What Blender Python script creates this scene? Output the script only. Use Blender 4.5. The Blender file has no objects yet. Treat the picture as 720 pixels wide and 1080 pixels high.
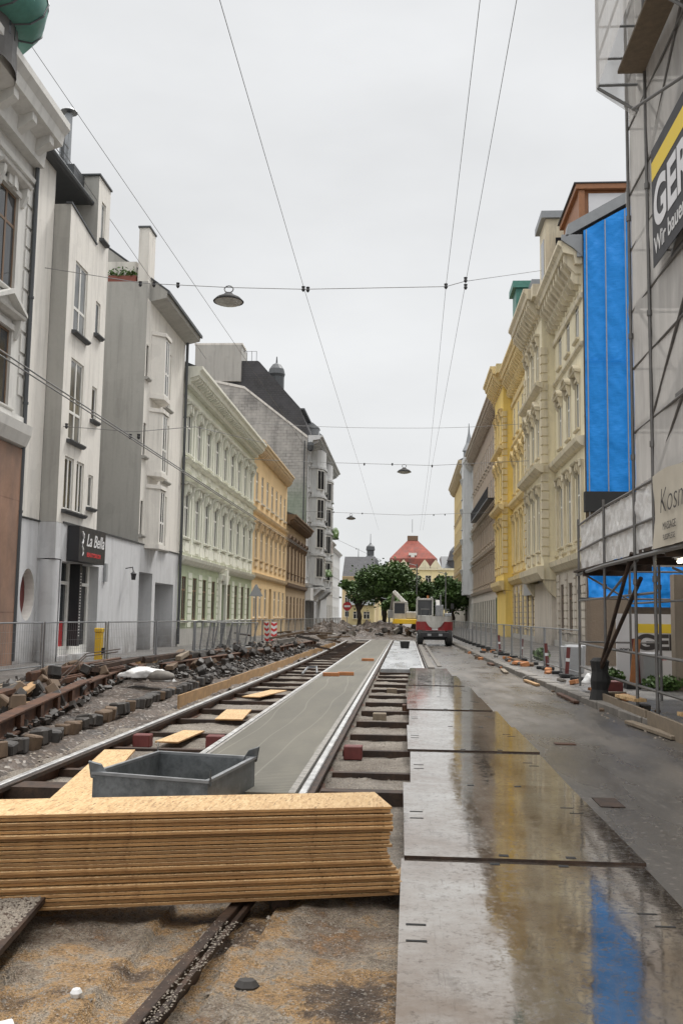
import bpy, bmesh, math, random
from mathutils import Vector, Matrix, noise
R = random.Random(11)
scene = bpy.context.scene
COL = scene.collection
PI = math.pi
rad = math.radians
KIDS = {}
WLOC = {}

# ------------------------------------------------------------------ materials
class NT:
    def __init__(s, name):
        s.m = bpy.data.materials.new(name); s.m.use_nodes = True
        s.t = s.m.node_tree; s.t.nodes.clear()
        s.out = s.t.nodes.new('ShaderNodeOutputMaterial')
        s.b = s.t.nodes.new('ShaderNodeBsdfPrincipled')
        s.t.links.new(s.b.outputs[0], s.out.inputs[0])
        s.tc = s.t.nodes.new('ShaderNodeTexCoord')
    def n(s, typ, **kw):
        nd = s.t.nodes.new(typ)
        for k, v in kw.items(): setattr(nd, k, v)
        return nd
    def l(s, a, b): s.t.links.new(a, b)
    def coord(s, scale=(1, 1, 1), rot=(0, 0, 0), src=None):
        mp = s.n('ShaderNodeMapping'); mp.inputs['Scale'].default_value = scale
        mp.inputs['Rotation'].default_value = rot
        s.l(src or s.tc.outputs['Object'], mp.inputs[0]); return mp.outputs[0]
    def noise(s, vec, scale, detail=6, rough=.6):
        nd = s.n('ShaderNodeTexNoise'); nd.inputs['Scale'].default_value = scale
        nd.inputs['Detail'].default_value = detail; nd.inputs['Roughness'].default_value = rough
        s.l(vec, nd.inputs['Vector']); return nd.outputs[0]
    def ramp(s, fac, stops):
        nd = s.n('ShaderNodeValToRGB'); e = nd.color_ramp.elements
        while len(e) > 1: e.remove(e[-1])
        e[0].position = stops[0][0]; e[0].color = c4(stops[0][1])
        for p, c in stops[1:]:
            x = e.new(p); x.color = c4(c)
        s.l(fac, nd.inputs[0]); return nd.outputs[0]
    def mix(s, fac, a, b, mode='MIX'):
        nd = s.n('ShaderNodeMix', data_type='RGBA', blend_type=mode)
        for i, v in ((0, fac), (6, a), (7, b)):
            if hasattr(v, 'links'): s.l(v, nd.inputs[i])
            elif i == 0: nd.inputs[0].default_value = v
            else: nd.inputs[i].default_value = c4(v)
        return nd.outputs[2]
    def bump(s, h, strength=.3, dist=.02):
        nd = s.n('ShaderNodeBump'); nd.inputs['Strength'].default_value = strength
        nd.inputs['Distance'].default_value = dist
        s.l(h, nd.inputs['Height']); s.l(nd.outputs[0], s.b.inputs['Normal'])
    def set(s, **kw):
        for k, v in kw.items():
            k = k.replace('_', ' ').title() if k not in ('IOR',) else k
            i = s.b.inputs[k]
            if hasattr(v, 'links'): s.l(v, i)
            elif i.type == 'RGBA': i.default_value = c4(v)
            else: i.default_value = v
def c4(c):
    if isinstance(c, (int, float)): return (c, c, c, 1)
    return tuple(c) + (1,) if len(c) == 3 else tuple(c)
def sc(c, k): return tuple(min(1, x * k) for x in c)

def plaster(name, c, var=.16, streak=.3, rough=.85, bump=.25, dirt=(.10, .09, .08), splash=False):
    t = NT(name); o = t.coord()
    big = t.noise(o, .35, 5); fine = t.noise(o, 9, 8, .7)
    a = t.mix(big, sc(c, 1 - var), sc(c, 1 + var))
    a = t.mix(t.ramp(fine, [(.3, 0), (.7, .35)]), a, sc(c, .8))
    st = t.noise(t.coord((2.2, 2.2, .16)), 1.6, 7, .65)
    a = t.mix(t.ramp(st, [(.48, 0), (.72, streak)]), a, dirt)
    a = t.mix(t.ramp(t.noise(t.coord((1, 1, .8)), .55, 2, .3), [(.585, 0), (.595, .22)]), a, sc(c, 1.12))
    a = t.mix(t.ramp(t.noise(t.coord((1.4, 1.4, 1.0)), .8, 3, .4), [(.60, 0), (.612, .16)]), a, sc(c, .6))
    if splash:
        sp = t.n('ShaderNodeSeparateXYZ'); t.l(o, sp.inputs[0]); mr = t.n('ShaderNodeMapRange'); t.l(sp.outputs[2], mr.inputs[0])
        mr.inputs['From Min'].default_value = .1; mr.inputs['From Max'].default_value = 1.3; mr.inputs['To Min'].default_value = .8; mr.inputs['To Max'].default_value = 0
        a = t.mix(t.mix(1.0, mr.outputs[0], t.ramp(t.noise(t.coord((1, 1, .6)), 1.8, 6, .7), [(.3, .1), (.65, 1)]), 'MULTIPLY'), a, (.15, .13, .11))
    t.set(base_color=a, roughness=rough); t.bump(fine, bump, .02); return t.m
def simple(name, c, rough=.6, var=.12, scale=6, metallic=0., bump=.1, spec=.5):
    t = NT(name); n = t.noise(t.coord(), scale, 6, .65)
    t.set(base_color=t.mix(n, sc(c, 1 - var * 2), sc(c, 1 + var * 2)), metallic=metallic)
    t.set(roughness=t.ramp(n, [(.3, max(0.02, rough - .1)), (.7, min(1, rough + .1))]))
    t.b.inputs['Specular IOR Level'].default_value = spec
    if bump: t.bump(n, bump, .01)
    return t.m
def rusty(name, c1, c2, rough=.65, metallic=.3, scale=5):
    t = NT(name); o = t.coord(); n = t.noise(o, scale, 8, .7); m = t.noise(o, scale * 6, 5, .7)
    a = t.mix(t.ramp(n, [(.4, 0), (.6, 1)]), c1, c2)
    a = t.mix(t.ramp(m, [(.45, 0), (.7, .5)]), a, sc(c1, .5))
    t.set(base_color=a, roughness=rough, metallic=metallic); t.bump(m, .3, .004); return t.m
def glass_pane(name, tint=(.03, .035, .04), curtain=(.35, .35, .33)):
    t = NT(name); oi = t.n('ShaderNodeObjectInfo')
    sep = t.n('ShaderNodeSeparateXYZ'); t.l(t.tc.outputs['Object'], sep.inputs[0])
    n = t.noise(t.coord((1, 1, .3)), 3, 3)
    r = t.ramp(oi.outputs['Random'], [(0, 0), (.5, .08), (.65, .35), (1, .6)])
    a = t.mix(t.mix(1.0, r, t.ramp(n, [(.35, .3), (.6, 1)]), 'MULTIPLY'), tint, curtain)
    t.set(base_color=a, roughness=.06); t.b.inputs['Specular IOR Level'].default_value = .4
    t.bump(t.noise(t.coord(), 1.3, 2), .06, .05)
    return t.m
def osb(name, edge=False):
    t = NT(name); o = t.coord()
    cols = []
    for i, (rz, sc_) in enumerate(((.25, (55, 8, 10)), (1.25, (60, 9, 10)), (2.2, (48, 8, 12)))):
        v = t.n('ShaderNodeTexVoronoi'); v.inputs['Scale'].default_value = 1.6
        t.l(t.coord(sc_, (0, 0, rz)), v.inputs['Vector'])
        sx = t.n('ShaderNodeSeparateColor'); t.l(v.outputs['Color'], sx.inputs[0])
        cols.append(t.ramp(sx.outputs[0], [(0, (.20, .11, .045)), (.12, (.46, .28, .13)), (.5, (.58, .39, .19)), (.8, (.67, .49, .27)), (1, (.52, .33, .15))]))
    a = t.mix(t.ramp(t.noise(o, 22, 3), [(.45, 0), (.55, 1)]), cols[0], cols[1])
    a = t.mix(t.ramp(t.noise(t.coord((1, 1, 1), (.5, 0, 1)), 27, 3), [(.5, 0), (.58, 1)]), a, cols[2])
    a = t.mix(t.ramp(t.noise(o, 1.3, 4), [(.4, 0), (.75, .35)]), a, (.33, .2, .09))
    t.set(base_color=a, roughness=.6); t.bump(t.noise(t.coord((1, 1, 1)), 70, 4), .25, .003)
    return t.m
def osb_edge(name):
    t = NT(name); o = t.coord()
    n = t.noise(t.coord((11, 11, 130)), 1.5, 6, .75); m = t.noise(o, 3.5, 4); oi = t.n('ShaderNodeObjectInfo')
    a = t.ramp(n, [(.28, (.13, .06, .024)), (.42, (.42, .22, .085)), (.6, (.58, .33, .135)), (.8, (.70, .45, .21))])
    a = t.mix(1.0, a, t.ramp(oi.outputs['Random'], [(0, .55), (.5, .9), (1, 1)]), 'MULTIPLY')
    a = t.mix(t.ramp(m, [(.4, 0), (.7, .45)]), a, (.20, .10, .045))
    t.set(base_color=a, roughness=.8); t.bump(n, .6, .006); return t.m
def bricks(name, c1, c2, mortar, w=.5, h=.25, plane='xz', green=False):
    t = NT(name); sep = t.n('ShaderNodeSeparateXYZ'); t.l(t.tc.outputs['Object'], sep.inputs[0])
    cb = t.n('ShaderNodeCombineXYZ'); t.l(sep.outputs['XYZ'.index(plane[0].upper())], cb.inputs[0]); t.l(sep.outputs['XYZ'.index(plane[1].upper())], cb.inputs[1])
    b = t.n('ShaderNodeTexBrick'); b.inputs['Scale'].default_value = 1
    b.inputs['Brick Width'].default_value = w; b.inputs['Row Height'].default_value = h
    b.inputs['Mortar Size'].default_value = .018; b.inputs['Color1'].default_value = c4(c1); b.inputs['Color2'].default_value = c4(c2)
    b.inputs['Mortar'].default_value = c4(mortar); t.l(cb.outputs[0], b.inputs['Vector'])
    n = t.noise(t.coord(), .5, 7, .7)
    a = t.mix(t.ramp(n, [(.38, 0), (.62, .75)]), b.outputs[0], sc(c1, 1.7))
    a = t.mix(t.ramp(t.noise(t.coord((1, 1, .3)), 1.1, 6), [(.45, 0), (.7, .5)]), a, (.07, .07, .07))
    if green:
        g = t.ramp(sep.outputs[2], [(0, 1), (1, 0)]); mp = t.n('ShaderNodeMapRange'); mp.inputs['From Min'].default_value = 13; mp.inputs['From Max'].default_value = 15.5
        mp.inputs['To Min'].default_value = .5; mp.inputs['To Max'].default_value = 0
        t.l(sep.outputs[2], mp.inputs[0]); a = t.mix(mp.outputs[0], a, (.22, .30, .20))
    t.set(base_color=a, roughness=.9); t.bump(b.outputs['Fac'], -.4, .02); return t.m
def leafmat(name, c1, c2):
    t = NT(name); n = t.noise(t.coord(), .9, 4); m = t.noise(t.coord(), 12, 2)
    a = t.mix(t.ramp(n, [(.35, 0), (.65, 1)]), c1, c2); a = t.mix(t.ramp(m, [(.4, 0), (.7, .5)]), a, sc(c2, 1.5))
    t.set(base_color=a, roughness=.6); return t.m
def ground_mat(name, cols, scale=1.2, fine=45, rough=.85, bump=.5, wet=.0):
    t = NT(name); o = t.coord(); n = t.noise(o, scale, 9, .72)
    a = t.ramp(n, cols)
    v = t.n('ShaderNodeTexVoronoi'); v.inputs['Scale'].default_value = fine; t.l(o, v.inputs['Vector'])
    sx = t.n('ShaderNodeSeparateColor'); t.l(v.outputs['Color'], sx.inputs[0])
    a = t.mix(1.0, a, t.ramp(sx.outputs[0], [(0, .45), (.6, 1), (1, 1.0)]), 'MULTIPLY')
    a = t.mix(t.ramp(sx.outputs[1], [(.85, 0), (1, .6)]), a, (.42, .39, .35))
    t.set(base_color=a, roughness=t.ramp(t.noise(o, .6, 5), [(.35, max(.15, rough - wet)), (.65, rough)]))
    t.bump(v.outputs['Distance'], bump, .02); return t.m

M = {}
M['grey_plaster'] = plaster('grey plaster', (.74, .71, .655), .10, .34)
M['grey_plaster_dark_shaded'] = plaster('dark and shaded grey plaster', (.43, .42, .39), .1, .32)  # dark plaster parts, and shade painted into camera-facing grey side walls
M['blue_plaster'] = plaster('blue grey base plaster', (.57, .575, .585), .08, .28, splash=True)
M['white_plaster'] = plaster('off white plaster', (.62, .61, .58), .08, .25)
M['green_plaster'] = plaster('pale green plaster', (.66, .68, .575), .08, .18)
M['green_base'] = plaster('green base plaster', (.47, .53, .37), .08, .12, splash=True)
M['green_trim'] = plaster('cream green stucco trim', (.76, .76, .67), .08, .3)
M['orange_plaster'] = plaster('apricot plaster', (.76, .56, .31), .08, .2)
M['orange_trim'] = plaster('apricot stucco trim', (.72, .57, .38), .1, .35)
M['brown_plaster'] = plaster('brown plaster', (.42, .31, .19), .12, .4)
M['brown_trim'] = plaster('dark brown stucco trim', (.19, .13, .085), .1, .3)
M['jug_plaster'] = plaster('light grey stucco', (.60, .61, .61), .08, .25)
M['cream_plaster'] = plaster('cream plaster', (.75, .68, .49), .08, .28)
M['cream_trim'] = plaster('weathered cream stucco trim', (.66, .59, .44), .12, .5)
M['cream_low'] = plaster('grey beige base stucco', (.58, .53, .46), .1, .4, splash=True)
M['yellow_plaster'] = plaster('yellow plaster', (.80, .66, .34), .08, .25)
M['yellow_trim'] = plaster('yellow stucco trim', (.74, .60, .32), .1, .45)
M['yellow_bay'] = plaster('strong yellow plaster', (.82, .61, .17), .08, .25)
M['taupe_plaster'] = plaster('taupe plaster', (.40, .315, .235), .1, .3)
M['taupe_trim'] = plaster('taupe stucco trim', (.45, .375, .29), .1, .4)
M['ochre_plaster'] = plaster('ochre plaster', (.60, .45, .20), .1, .3)
M['ochre_trim'] = plaster('ochre stucco trim', (.52, .42, .26), .1, .3)
M['school_yellow'] = plaster('light yellow plaster', (.80, .68, .38), .06, .1)
M['pale_yellow'] = plaster('pale ochre plaster', (.62, .50, .30), .06, .1)
M['far_grey'] = plaster('distant grey plaster', (.48, .47, .45), .1, .2)
M['brick_fire'] = bricks('grey stone firewall', (.30, .29, .27), (.42, .40, .375), (.14, .135, .13), .62, .3, 'xz', True)
M['rubble'] = plaster('rough brown rubble wall', (.20, .155, .115), .35, .5, .95, .9)
M['brick_old'] = bricks('old brown brick', (.22, .14, .10), (.34, .27, .21), (.25, .22, .19), .28, .08, 'xz')
M['frame_white'] = simple('white window frame paint', (.72, .71, .67), .5)
M['frame_brown'] = simple('brown window frame paint', (.16, .10, .06), .5)
M['frame_dark'] = simple('dark window frame paint', (.06, .055, .05), .5)
M['frame_green'] = simple('dark green door paint', (.04, .09, .05), .5)
M['pane'] = glass_pane('window glass')
M['pane_dark'] = glass_pane('dark window glass', (.02, .022, .025), (.10, .10, .10))
M['zinc'] = simple('zinc sheet', (.25, .26, .27), .5, .12, 3, .4)
M['zinc_dark'] = simple('dark downpipe metal', (.085, .09, .095), .5, .12, 3, .4)
M['slate'] = bricks('dark slate roof', (.050, .050, .054), (.075, .073, .075), (.02, .02, .02), .35, .22, 'yz')
M['slate_x'] = bricks('dark slate roof side', (.050, .050, .054), (.075, .073, .075), (.02, .02, .02), .35, .22, 'xz')
M['copper'] = simple('green copper patina', (.075, .21, .17), .5, .3, 3, .3, .2)
M['red_tile'] = bricks('red roof tiles', (.20, .06, .045), (.27, .08, .06), (.18, .05, .03), .4, .3, 'xz')
M['hoarding'] = bricks('brown board hoarding', (.21, .125, .085), (.235, .14, .095), (.12, .06, .04), 3.0, .9, 'zx')
M['wood_brown'] = simple('brown timber', (.30, .13, .055), .5, .2, 5)
M['black'] = simple('black paint', (.025, .025, .028), .45, .1, 5)
M['black_rubber'] = simple('black rubber', (.02, .02, .02), .8, .2, 20)
M['white'] = simple('white paint', (.75, .75, .74), .45, .05, 5)
M['grey_paint'] = simple('grey paint', (.33, .34, .35), .45, .08, 5)
M['machine_white'] = plaster('dusty machine white', (.50, .49, .46), .15, .5, .5, .1)
M['machine_red'] = plaster('dusty machine red', (.30, .02, .025), .2, .5, .45, .1)
M['red'] = simple('red paint', (.45, .03, .035), .45, .15, 5)
M['dark_red'] = simple('dark red rusted paint', (.13, .028, .025), .6, .3, 9)
M['yellow'] = simple('yellow paint', (.78, .50, .03), .45, .1, 5)
M['sign_yellow'] = simple('yellow print', (.82, .60, .05), .6, .04, 5, bump=0)
M['sign_dark'] = simple('charcoal banner cloth', (.045, .045, .05), .7, .1, 3)
M['sign_white'] = simple('white banner cloth', (.72, .72, .74), .6, .04, 2)
M['sign_red'] = simple('red print', (.6, .05, .05), .6, .05, 5, bump=0)
M['sign_cream'] = simple('cream banner cloth', (.50, .46, .38), .75, .08, 3)
M['sign_text'] = simple('dark print', (.05, .045, .045), .6, .05, 5, bump=0)
M['light_text'] = simple('light grey print', (.66, .66, .66), .6, .05, 5, bump=0)
M['galv'] = simple('galvanised steel', (.30, .31, .32), .42, .15, 8, .75)
M['galv_dark'] = simple('weathered scaffold steel', (.17, .165, .16), .5, .25, 7, .6)
M['box_steel'] = rusty('galvanised crate steel', (.115, .125, .13), (.21, .225, .235), .42, .55, 3)
M['rust'] = rusty('rusty steel', (.065, .034, .022), (.13, .06, .032))
M['rust_dark'] = rusty('dark rusty steel', (.030, .021, .017), (.075, .045, .03))
M['rail_head'] = simple('worn rail steel', (.62, .62, .61), .36, .2, 9, .7)
M['osb'] = osb('osb board face'); M['osb_edge'] = osb_edge('osb board edge')
M['osb_dull'] = simple('muddy particle board', (.34, .21, .10), .8, .35, 7, 0, .3)
M['wood_tie'] = simple('weathered formwork timber', (.20, .16, .115), .8, .25, 9, 0, .4)
M['wire'] = simple('overhead wire', (.20, .20, .20), .5, .1, 3, .5)
M['cobble'] = simple('granite sett', (.055, .051, .048), .75, .4, 4, 0, .6)
M['cobble_b'] = simple('brown stained granite sett', (.12, .08, .05), .8, .35, 5, 0, .6)
M['cobble_d'] = simple('tarred granite sett', (.04, .034, .029), .6, .4, 7, 0, .6)
M['kerb'] = simple('granite kerb', (.16, .147, .13), .75, .45, 5, 0, .3)
M['foam'] = simple('white foam strip', (.25, .24, .22), .85, .5, 16, 0, .6)
M['plastic_bag'] = simple('white plastic bag', (.74, .74, .73), .35, .08, 4, 0, .4)
M['trunk'] = simple('bark', (.07, .055, .04), .9, .2, 9)
M['leaf'] = leafmat('dark green leaves', (.028, .055, .016), (.085, .15, .035))
M['leaf_light'] = leafmat('fresh green leaves', (.035, .075, .018), (.09, .16, .035))
M['sidewalk'] = ground_mat('sidewalk asphalt', [(.35, (.095, .09, .085)), (.65, (.16, .15, .14))], .8, 60, .6, .15, .25)
M['graffiti'] = plaster('graffiti spotted plaster', (.33, .28, .22), .3, .5, .9, .6)
M['lamp_glass'] = simple('milky lamp glass', (.45, .45, .42), .3)
M['terra'] = simple('red brown planter', (.22, .07, .05), .7)
M['pavebrown'] = simple('orange rubble', (.40, .17, .07), .85, .25, 8)

# wet asphalt
def wet_asphalt():
    t = NT('wet asphalt'); o = t.coord(); n = t.noise(o, .45, 7, .6); f = t.noise(o, 55, 5, .7); m = t.noise(t.coord((1, .25, 1)), 1.3, 6, .6)
    a = t.mix(t.ramp(n, [(.35, 0), (.65, 1)]), (.085, .076, .067), (.145, .13, .113))
    a = t.mix(t.ramp(f, [(.35, 0), (.7, .7)]), a, (.05, .048, .045))
    a = t.mix(t.ramp(m, [(.52, 0), (.7, .4)]), a, (.19, .155, .12))
    v = t.n('ShaderNodeTexVoronoi'); v.inputs['Scale'].default_value = 38; t.l(o, v.inputs['Vector'])
    sx = t.n('ShaderNodeSeparateColor'); t.l(v.outputs['Color'], sx.inputs[0])
    a = t.mix(t.ramp(sx.outputs[0], [(.94, 0), (.99, .35)]), a, (.36, .32, .28))
    t.set(base_color=a, roughness=t.ramp(m, [(.35, .16), (.5, .34), (.7, .55)])); t.bump(f, .35, .006); return t.m
M['asphalt'] = wet_asphalt()
def wet_plate():
    t = NT('wet steel plate'); o = t.coord(); n = t.noise(o, 1.1, 8, .65); f = t.noise(o, 26, 6, .75); s = t.noise(t.coord((1, .5, 1), (0, 0, .4)), 3.2, 7, .7)
    a = t.mix(t.ramp(n, [(.38, 0), (.62, 1)]), (.57, .53, .48), (.32, .245, .185))
    a = t.mix(t.ramp(f, [(.54, 0), (.72, .85)]), a, (.09, .06, .042))
    sc_ = t.noise(t.coord((26, 1.2, 1), (0, 0, .12)), 1.6, 5, .7); sc2 = t.noise(t.coord((1.2, 24, 1), (0, 0, .3)), 1.6, 5, .7)
    a = t.mix(t.ramp(sc_, [(.60, 0), (.68, .35)]), a, (.16, .115, .085)); a = t.mix(t.ramp(sc2, [(.62, 0), (.70, .3)]), a, (.60, .56, .52))
    mud = t.ramp(t.noise(t.coord((1, .6, 1)), 2.1, 9, .75), [(.56, 0), (.66, .55)]); a = t.mix(mud, a, (.15, .105, .07))
    t.set(base_color=a, metallic=.92)
    r = t.mix(t.ramp(f, [(.5, 0), (.75, 1)]), t.ramp(s, [(.35, .025), (.52, .06), (.68, .14)]), .38)
    t.set(roughness=r)
    v = t.n('ShaderNodeTexVoronoi'); v.inputs['Scale'].default_value = 60; t.l(o, v.inputs['Vector'])
    sx = t.n('ShaderNodeSeparateColor'); t.l(v.outputs['Color'], sx.inputs[0])
    h = t.mix(.25, t.noise(o, 3.0, 3), t.ramp(sx.outputs[0], [(.9, 0), (.95, 1)]))
    t.bump(h, .12, .012); return t.m
M['plate'] = wet_plate()
def slab_mat(name, base, wet):
    t = NT(name); o = t.coord()
    w = t.n('ShaderNodeTexWave'); w.bands_direction = 'Y'; w.inputs['Scale'].default_value = 4; w.inputs['Distortion'].default_value = 2.4; w.inputs['Detail'].default_value = 3
    t.l(o, w.inputs['Vector'])
    n = t.noise(t.coord((1, .2, 1)), 1.4, 7, .65); f = t.noise(o, 60, 4, .7)
    a = t.mix(t.ramp(n, [(.3, 0), (.7, 1)]), sc(base, .6), sc(base, 1.35)); a = t.mix(t.ramp(w.outputs[1], [(.3, .6), (.6, 0)]), a, sc(base, .5))
    w2 = t.n('ShaderNodeTexWave'); w2.bands_direction = 'X'; w2.inputs['Scale'].default_value = .8; w2.inputs['Distortion'].default_value = 9; w2.inputs['Detail'].default_value = 2; w2.inputs['Detail Scale'].default_value = .6
    t.l(t.coord((1, .22, 1)), w2.inputs['Vector'])
    a = t.mix(t.ramp(w2.outputs[1], [(.99, 0), (1.0, .14)]), a, (.50, .48, .42))
    a = t.mix(t.ramp(f, [(.55, 0), (.75, .35)]), a, sc(base, .5))
    t.set(base_color=a, roughness=t.ramp(n, [(.35, .75 - wet), (.65, .85 - wet * .6)])); t.b.inputs['Specular IOR Level'].default_value = .3 + wet * .5; t.bump(w.outputs[1], .35, .008); return t.m
M['slab'] = slab_mat('brushed damp concrete', (.145, .137, .112), .1)
M['slab_white'] = slab_mat('wet light concrete', (.34, .35, .355), .6)
M['dirt'] = ground_mat('sandy dirt and gravel', [(.30, (.04, .026, .018)), (.40, (.12, .08, .05)), (.47, (.38, .235, .105)), (.53, (.30, .25, .19)), (.60, (.18, .13, .09)), (.67, (.34, .175, .06)), (.75, (.07, .045, .03))], 1.3, 110, .9, .7, .2)
M['gravel_bed'] = ground_mat('grey gravel bed', [(.35, (.12, .092, .068)), (.5, (.22, .19, .155)), (.65, (.30, .265, .22))], 1.6, 95, .9, .7, .2)
M['mud'] = ground_mat('dark mud and rubble', [(.35, (.03, .021, .015)), (.6, (.085, .058, .04)), (.75, (.13, .09, .065))], 1.1, 22, .8, .8, .3)
M['gravel'] = simple('loose gravel stones', (.25, .215, .175), .85, .45, 30, 0, .3)
M['ground'] = ground_mat('street ground', [(.35, (.10, .09, .08)), (.65, (.17, .155, .14))], .5, 25, .8, .3, .2)
def netting():
    t = NT('scaffold netting'); n = t.noise(t.coord((1, 1, .3)), 1.2, 5)
    t.set(base_color=t.mix(n, (.60, .585, .56), (.76, .74, .71)), roughness=.8)
    tr = t.n('ShaderNodeBsdfTransparent'); mx = t.n('ShaderNodeMixShader')
    t.l(t.ramp(t.noise(t.coord((2, 2, .5)), 1.6, 5), [(.3, .48), (.7, .68)]), mx.inputs[0])
    t.l(tr.outputs[0], mx.inputs[1]); t.l(t.b.outputs[0], mx.inputs[2]); t.l(mx.outputs[0], t.out.inputs[0]); return t.m
M['net'] = netting()
M['dust_sheet'] = plaster('grey dust sheet', (.68, .65, .61), .15, .35)
def tarp():
    t = NT('blue tarpaulin'); n = t.noise(t.coord((1, 1, .5)), 2.5, 5); w = t.noise(t.coord((2.2, 2.2, 7), (0, .5, 0)), 1.5, 4, .6)
    t.set(base_color=t.mix(n, (.006, .235, .70), (.008, .25, .74)), roughness=.42); t.b.inputs['Specular IOR Level'].default_value = .35; t.bump(w, .28, .06); return t.m
M['tarp'] = tarp()
def film():
    t = NT('crumpled white film'); w = t.noise(t.coord((1, 4, 2), (.5, 0, 0)), 2.2, 6, .65)
    t.set(base_color=t.mix(w, (.66, .66, .66), (.84, .84, .83)), roughness=.3); t.bump(w, .8, .06); return t.m
M['film'] = film()
def emis(name, c, s):
    t = NT(name); t.set(base_color=c, emission_color=c, emission_strength=s); return t.m
M['tube_light'] = emis('lit tube', (1, .93, .75), 4.0)

# ------------------------------------------------------------------ mesh tools
class MB:
    def __init__(s): s.v = []; s.f = []
    def poly(s, pts):
        i = len(s.v); s.v += [tuple(p) for p in pts]; s.f.append(tuple(range(i, i + len(pts))))
    def hexa(s, p):
        i = len(s.v); s.v += [tuple(q) for q in p]
        for q in ((0, 1, 2, 3), (7, 6, 5, 4), (0, 4, 5, 1), (1, 5, 6, 2), (2, 6, 7, 3), (3, 7, 4, 0)):
            s.f.append(tuple(i + k for k in q))
    def box(s, x0, x1, y0, y1, z0, z1):
        s.hexa([(x0, y0, z0), (x1, y0, z0), (x1, y1, z0), (x0, y1, z0), (x0, y0, z1), (x1, y0, z1), (x1, y1, z1), (x0, y1, z1)])
    def obox(s, c, size, rot):
        m = rot.to_3x3() if hasattr(rot, 'to_3x3') else rot
        a, b, d = (x / 2 for x in size); P = []
        for z in (-d, d):
            for x, y in ((-a, -b), (a, -b), (a, b), (-a, b)): P.append(tuple(Vector(c) + m @ Vector((x, y, z))))
        s.hexa(P)
    def beam(s, p, q, w, h, up=(0, 0, 1)):
        p, q = Vector(p), Vector(q); d = (q - p).normalized(); x = d.cross(Vector(up))
        if x.length < .01: x = Vector((1, 0, 0))
        x.normalize(); y = x.cross(d); x *= w / 2; y *= h / 2
        s.hexa([p - x - y, p + x - y, p + x + y, p - x + y, q - x - y, q + x - y, q + x + y, q - x + y])
    def tube(s, pts, r, n=6, caps=True):
        pts = [Vector(p) for p in pts]; i0 = len(s.v); k = len(pts)
        rs = r if isinstance(r, (list, tuple)) else [r] * k
        for j, p in enumerate(pts):
            d = (pts[min(j + 1, k - 1)] - pts[max(j - 1, 0)]).normalized()
            x = d.cross(Vector((0, 0, 1)))
            if x.length < .05: x = d.cross(Vector((0, 1, 0)))
            x.normalize(); y = d.cross(x)
            for a in range(n):
                t = 2 * PI * a / n; s.v.append(tuple(p + (x * math.cos(t) + y * math.sin(t)) * rs[j]))
        for j in range(k - 1):
            for a in range(n):
                b = (a + 1) % n; s.f.append((i0 + j * n + a, i0 + j * n + b, i0 + (j + 1) * n + b, i0 + (j + 1) * n + a))
        if caps:
            s.f.append(tuple(i0 + a for a in range(n))[::-1]); s.f.append(tuple(i0 + (k - 1) * n + a for a in range(n)))
    def lathe(s, c, prof, n=20, sx=1, sy=1):
        i0 = len(s.v); k = len(prof)
        for r, z in prof:
            for a in range(n):
                t = 2 * PI * a / n; s.v.append((c[0] + r * math.cos(t) * sx, c[1] + r * math.sin(t) * sy, c[2] + z))
        for j in range(k - 1):
            for a in range(n):
                b = (a + 1) % n; s.f.append((i0 + j * n + a, i0 + j * n + b, i0 + (j + 1) * n + b, i0 + (j + 1) * n + a))
    def build(s, name, mat, parent=None, loc=None, bevel=0, smooth=False, edge=None, edge_all=False):
        if parent is not None and loc is None: base = WLOC[parent.name]; ol = (0, 0, 0)
        elif parent is not None: base = (0, 0, 0); ol = loc
        elif loc is not None: base = loc; ol = loc
        else:
            xs, ys, zs = zip(*s.v); base = ((min(xs) + max(xs)) / 2, (min(ys) + max(ys)) / 2, min(zs)); ol = base
        me = bpy.data.meshes.new(name)
        me.from_pydata([(x - base[0], y - base[1], z - base[2]) for x, y, z in s.v], [], s.f)
        bm = bmesh.new(); bm.from_mesh(me)
        bmesh.ops.recalc_face_normals(bm, faces=bm.faces)
        if bevel: bmesh.ops.bevel(bm, geom=bm.edges[:], offset=bevel, segments=1, affect='EDGES', clamp_overlap=True)
        if edge:
            for f in bm.faces:
                if abs(f.normal.z) < .6: f.material_index = 1
        if smooth:
            for f in bm.faces: f.smooth = True
        bm.to_mesh(me); bm.free()
        me.materials.append(mat)
        if edge: me.materials.append(edge)
        o = bpy.data.objects.new(name, me); COL.objects.link(o); o.location = ol
        if parent is not None:
            o.parent = parent; KIDS.setdefault(parent.name, []).append(o)
            pb = WLOC[parent.name]; WLOC[o.name] = tuple(pb[i] + ol[i] for i in range(3))
        else: WLOC[o.name] = tuple(ol)
        return o
def tag(o, label=None, cat=None, group=None, kind=None):
    if label: o['label'] = label
    if cat: o['category'] = cat
    if group: o['group'] = group
    if kind: o['kind'] = kind
    return o
def empty(name, loc, label, cat, group=None):
    o = bpy.data.objects.new(name, None); COL.objects.link(o); o.location = loc; o.empty_display_size = .2
    WLOC[o.name] = tuple(loc); return tag(o, label, cat, group)
def dup(o, parent=None, loc=None, rotz=None, label=None):
    c = o.copy(); COL.objects.link(c)
    if parent is not None: c.parent = parent; KIDS.setdefault(parent.name, []).append(c)
    if loc is not None: c.location = loc
    if rotz is not None: c.rotation_euler = (0, 0, rotz)
    if label: c['label'] = label
    for ch in KIDS.get(o.name, []): dup(ch, c)
    return c
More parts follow.
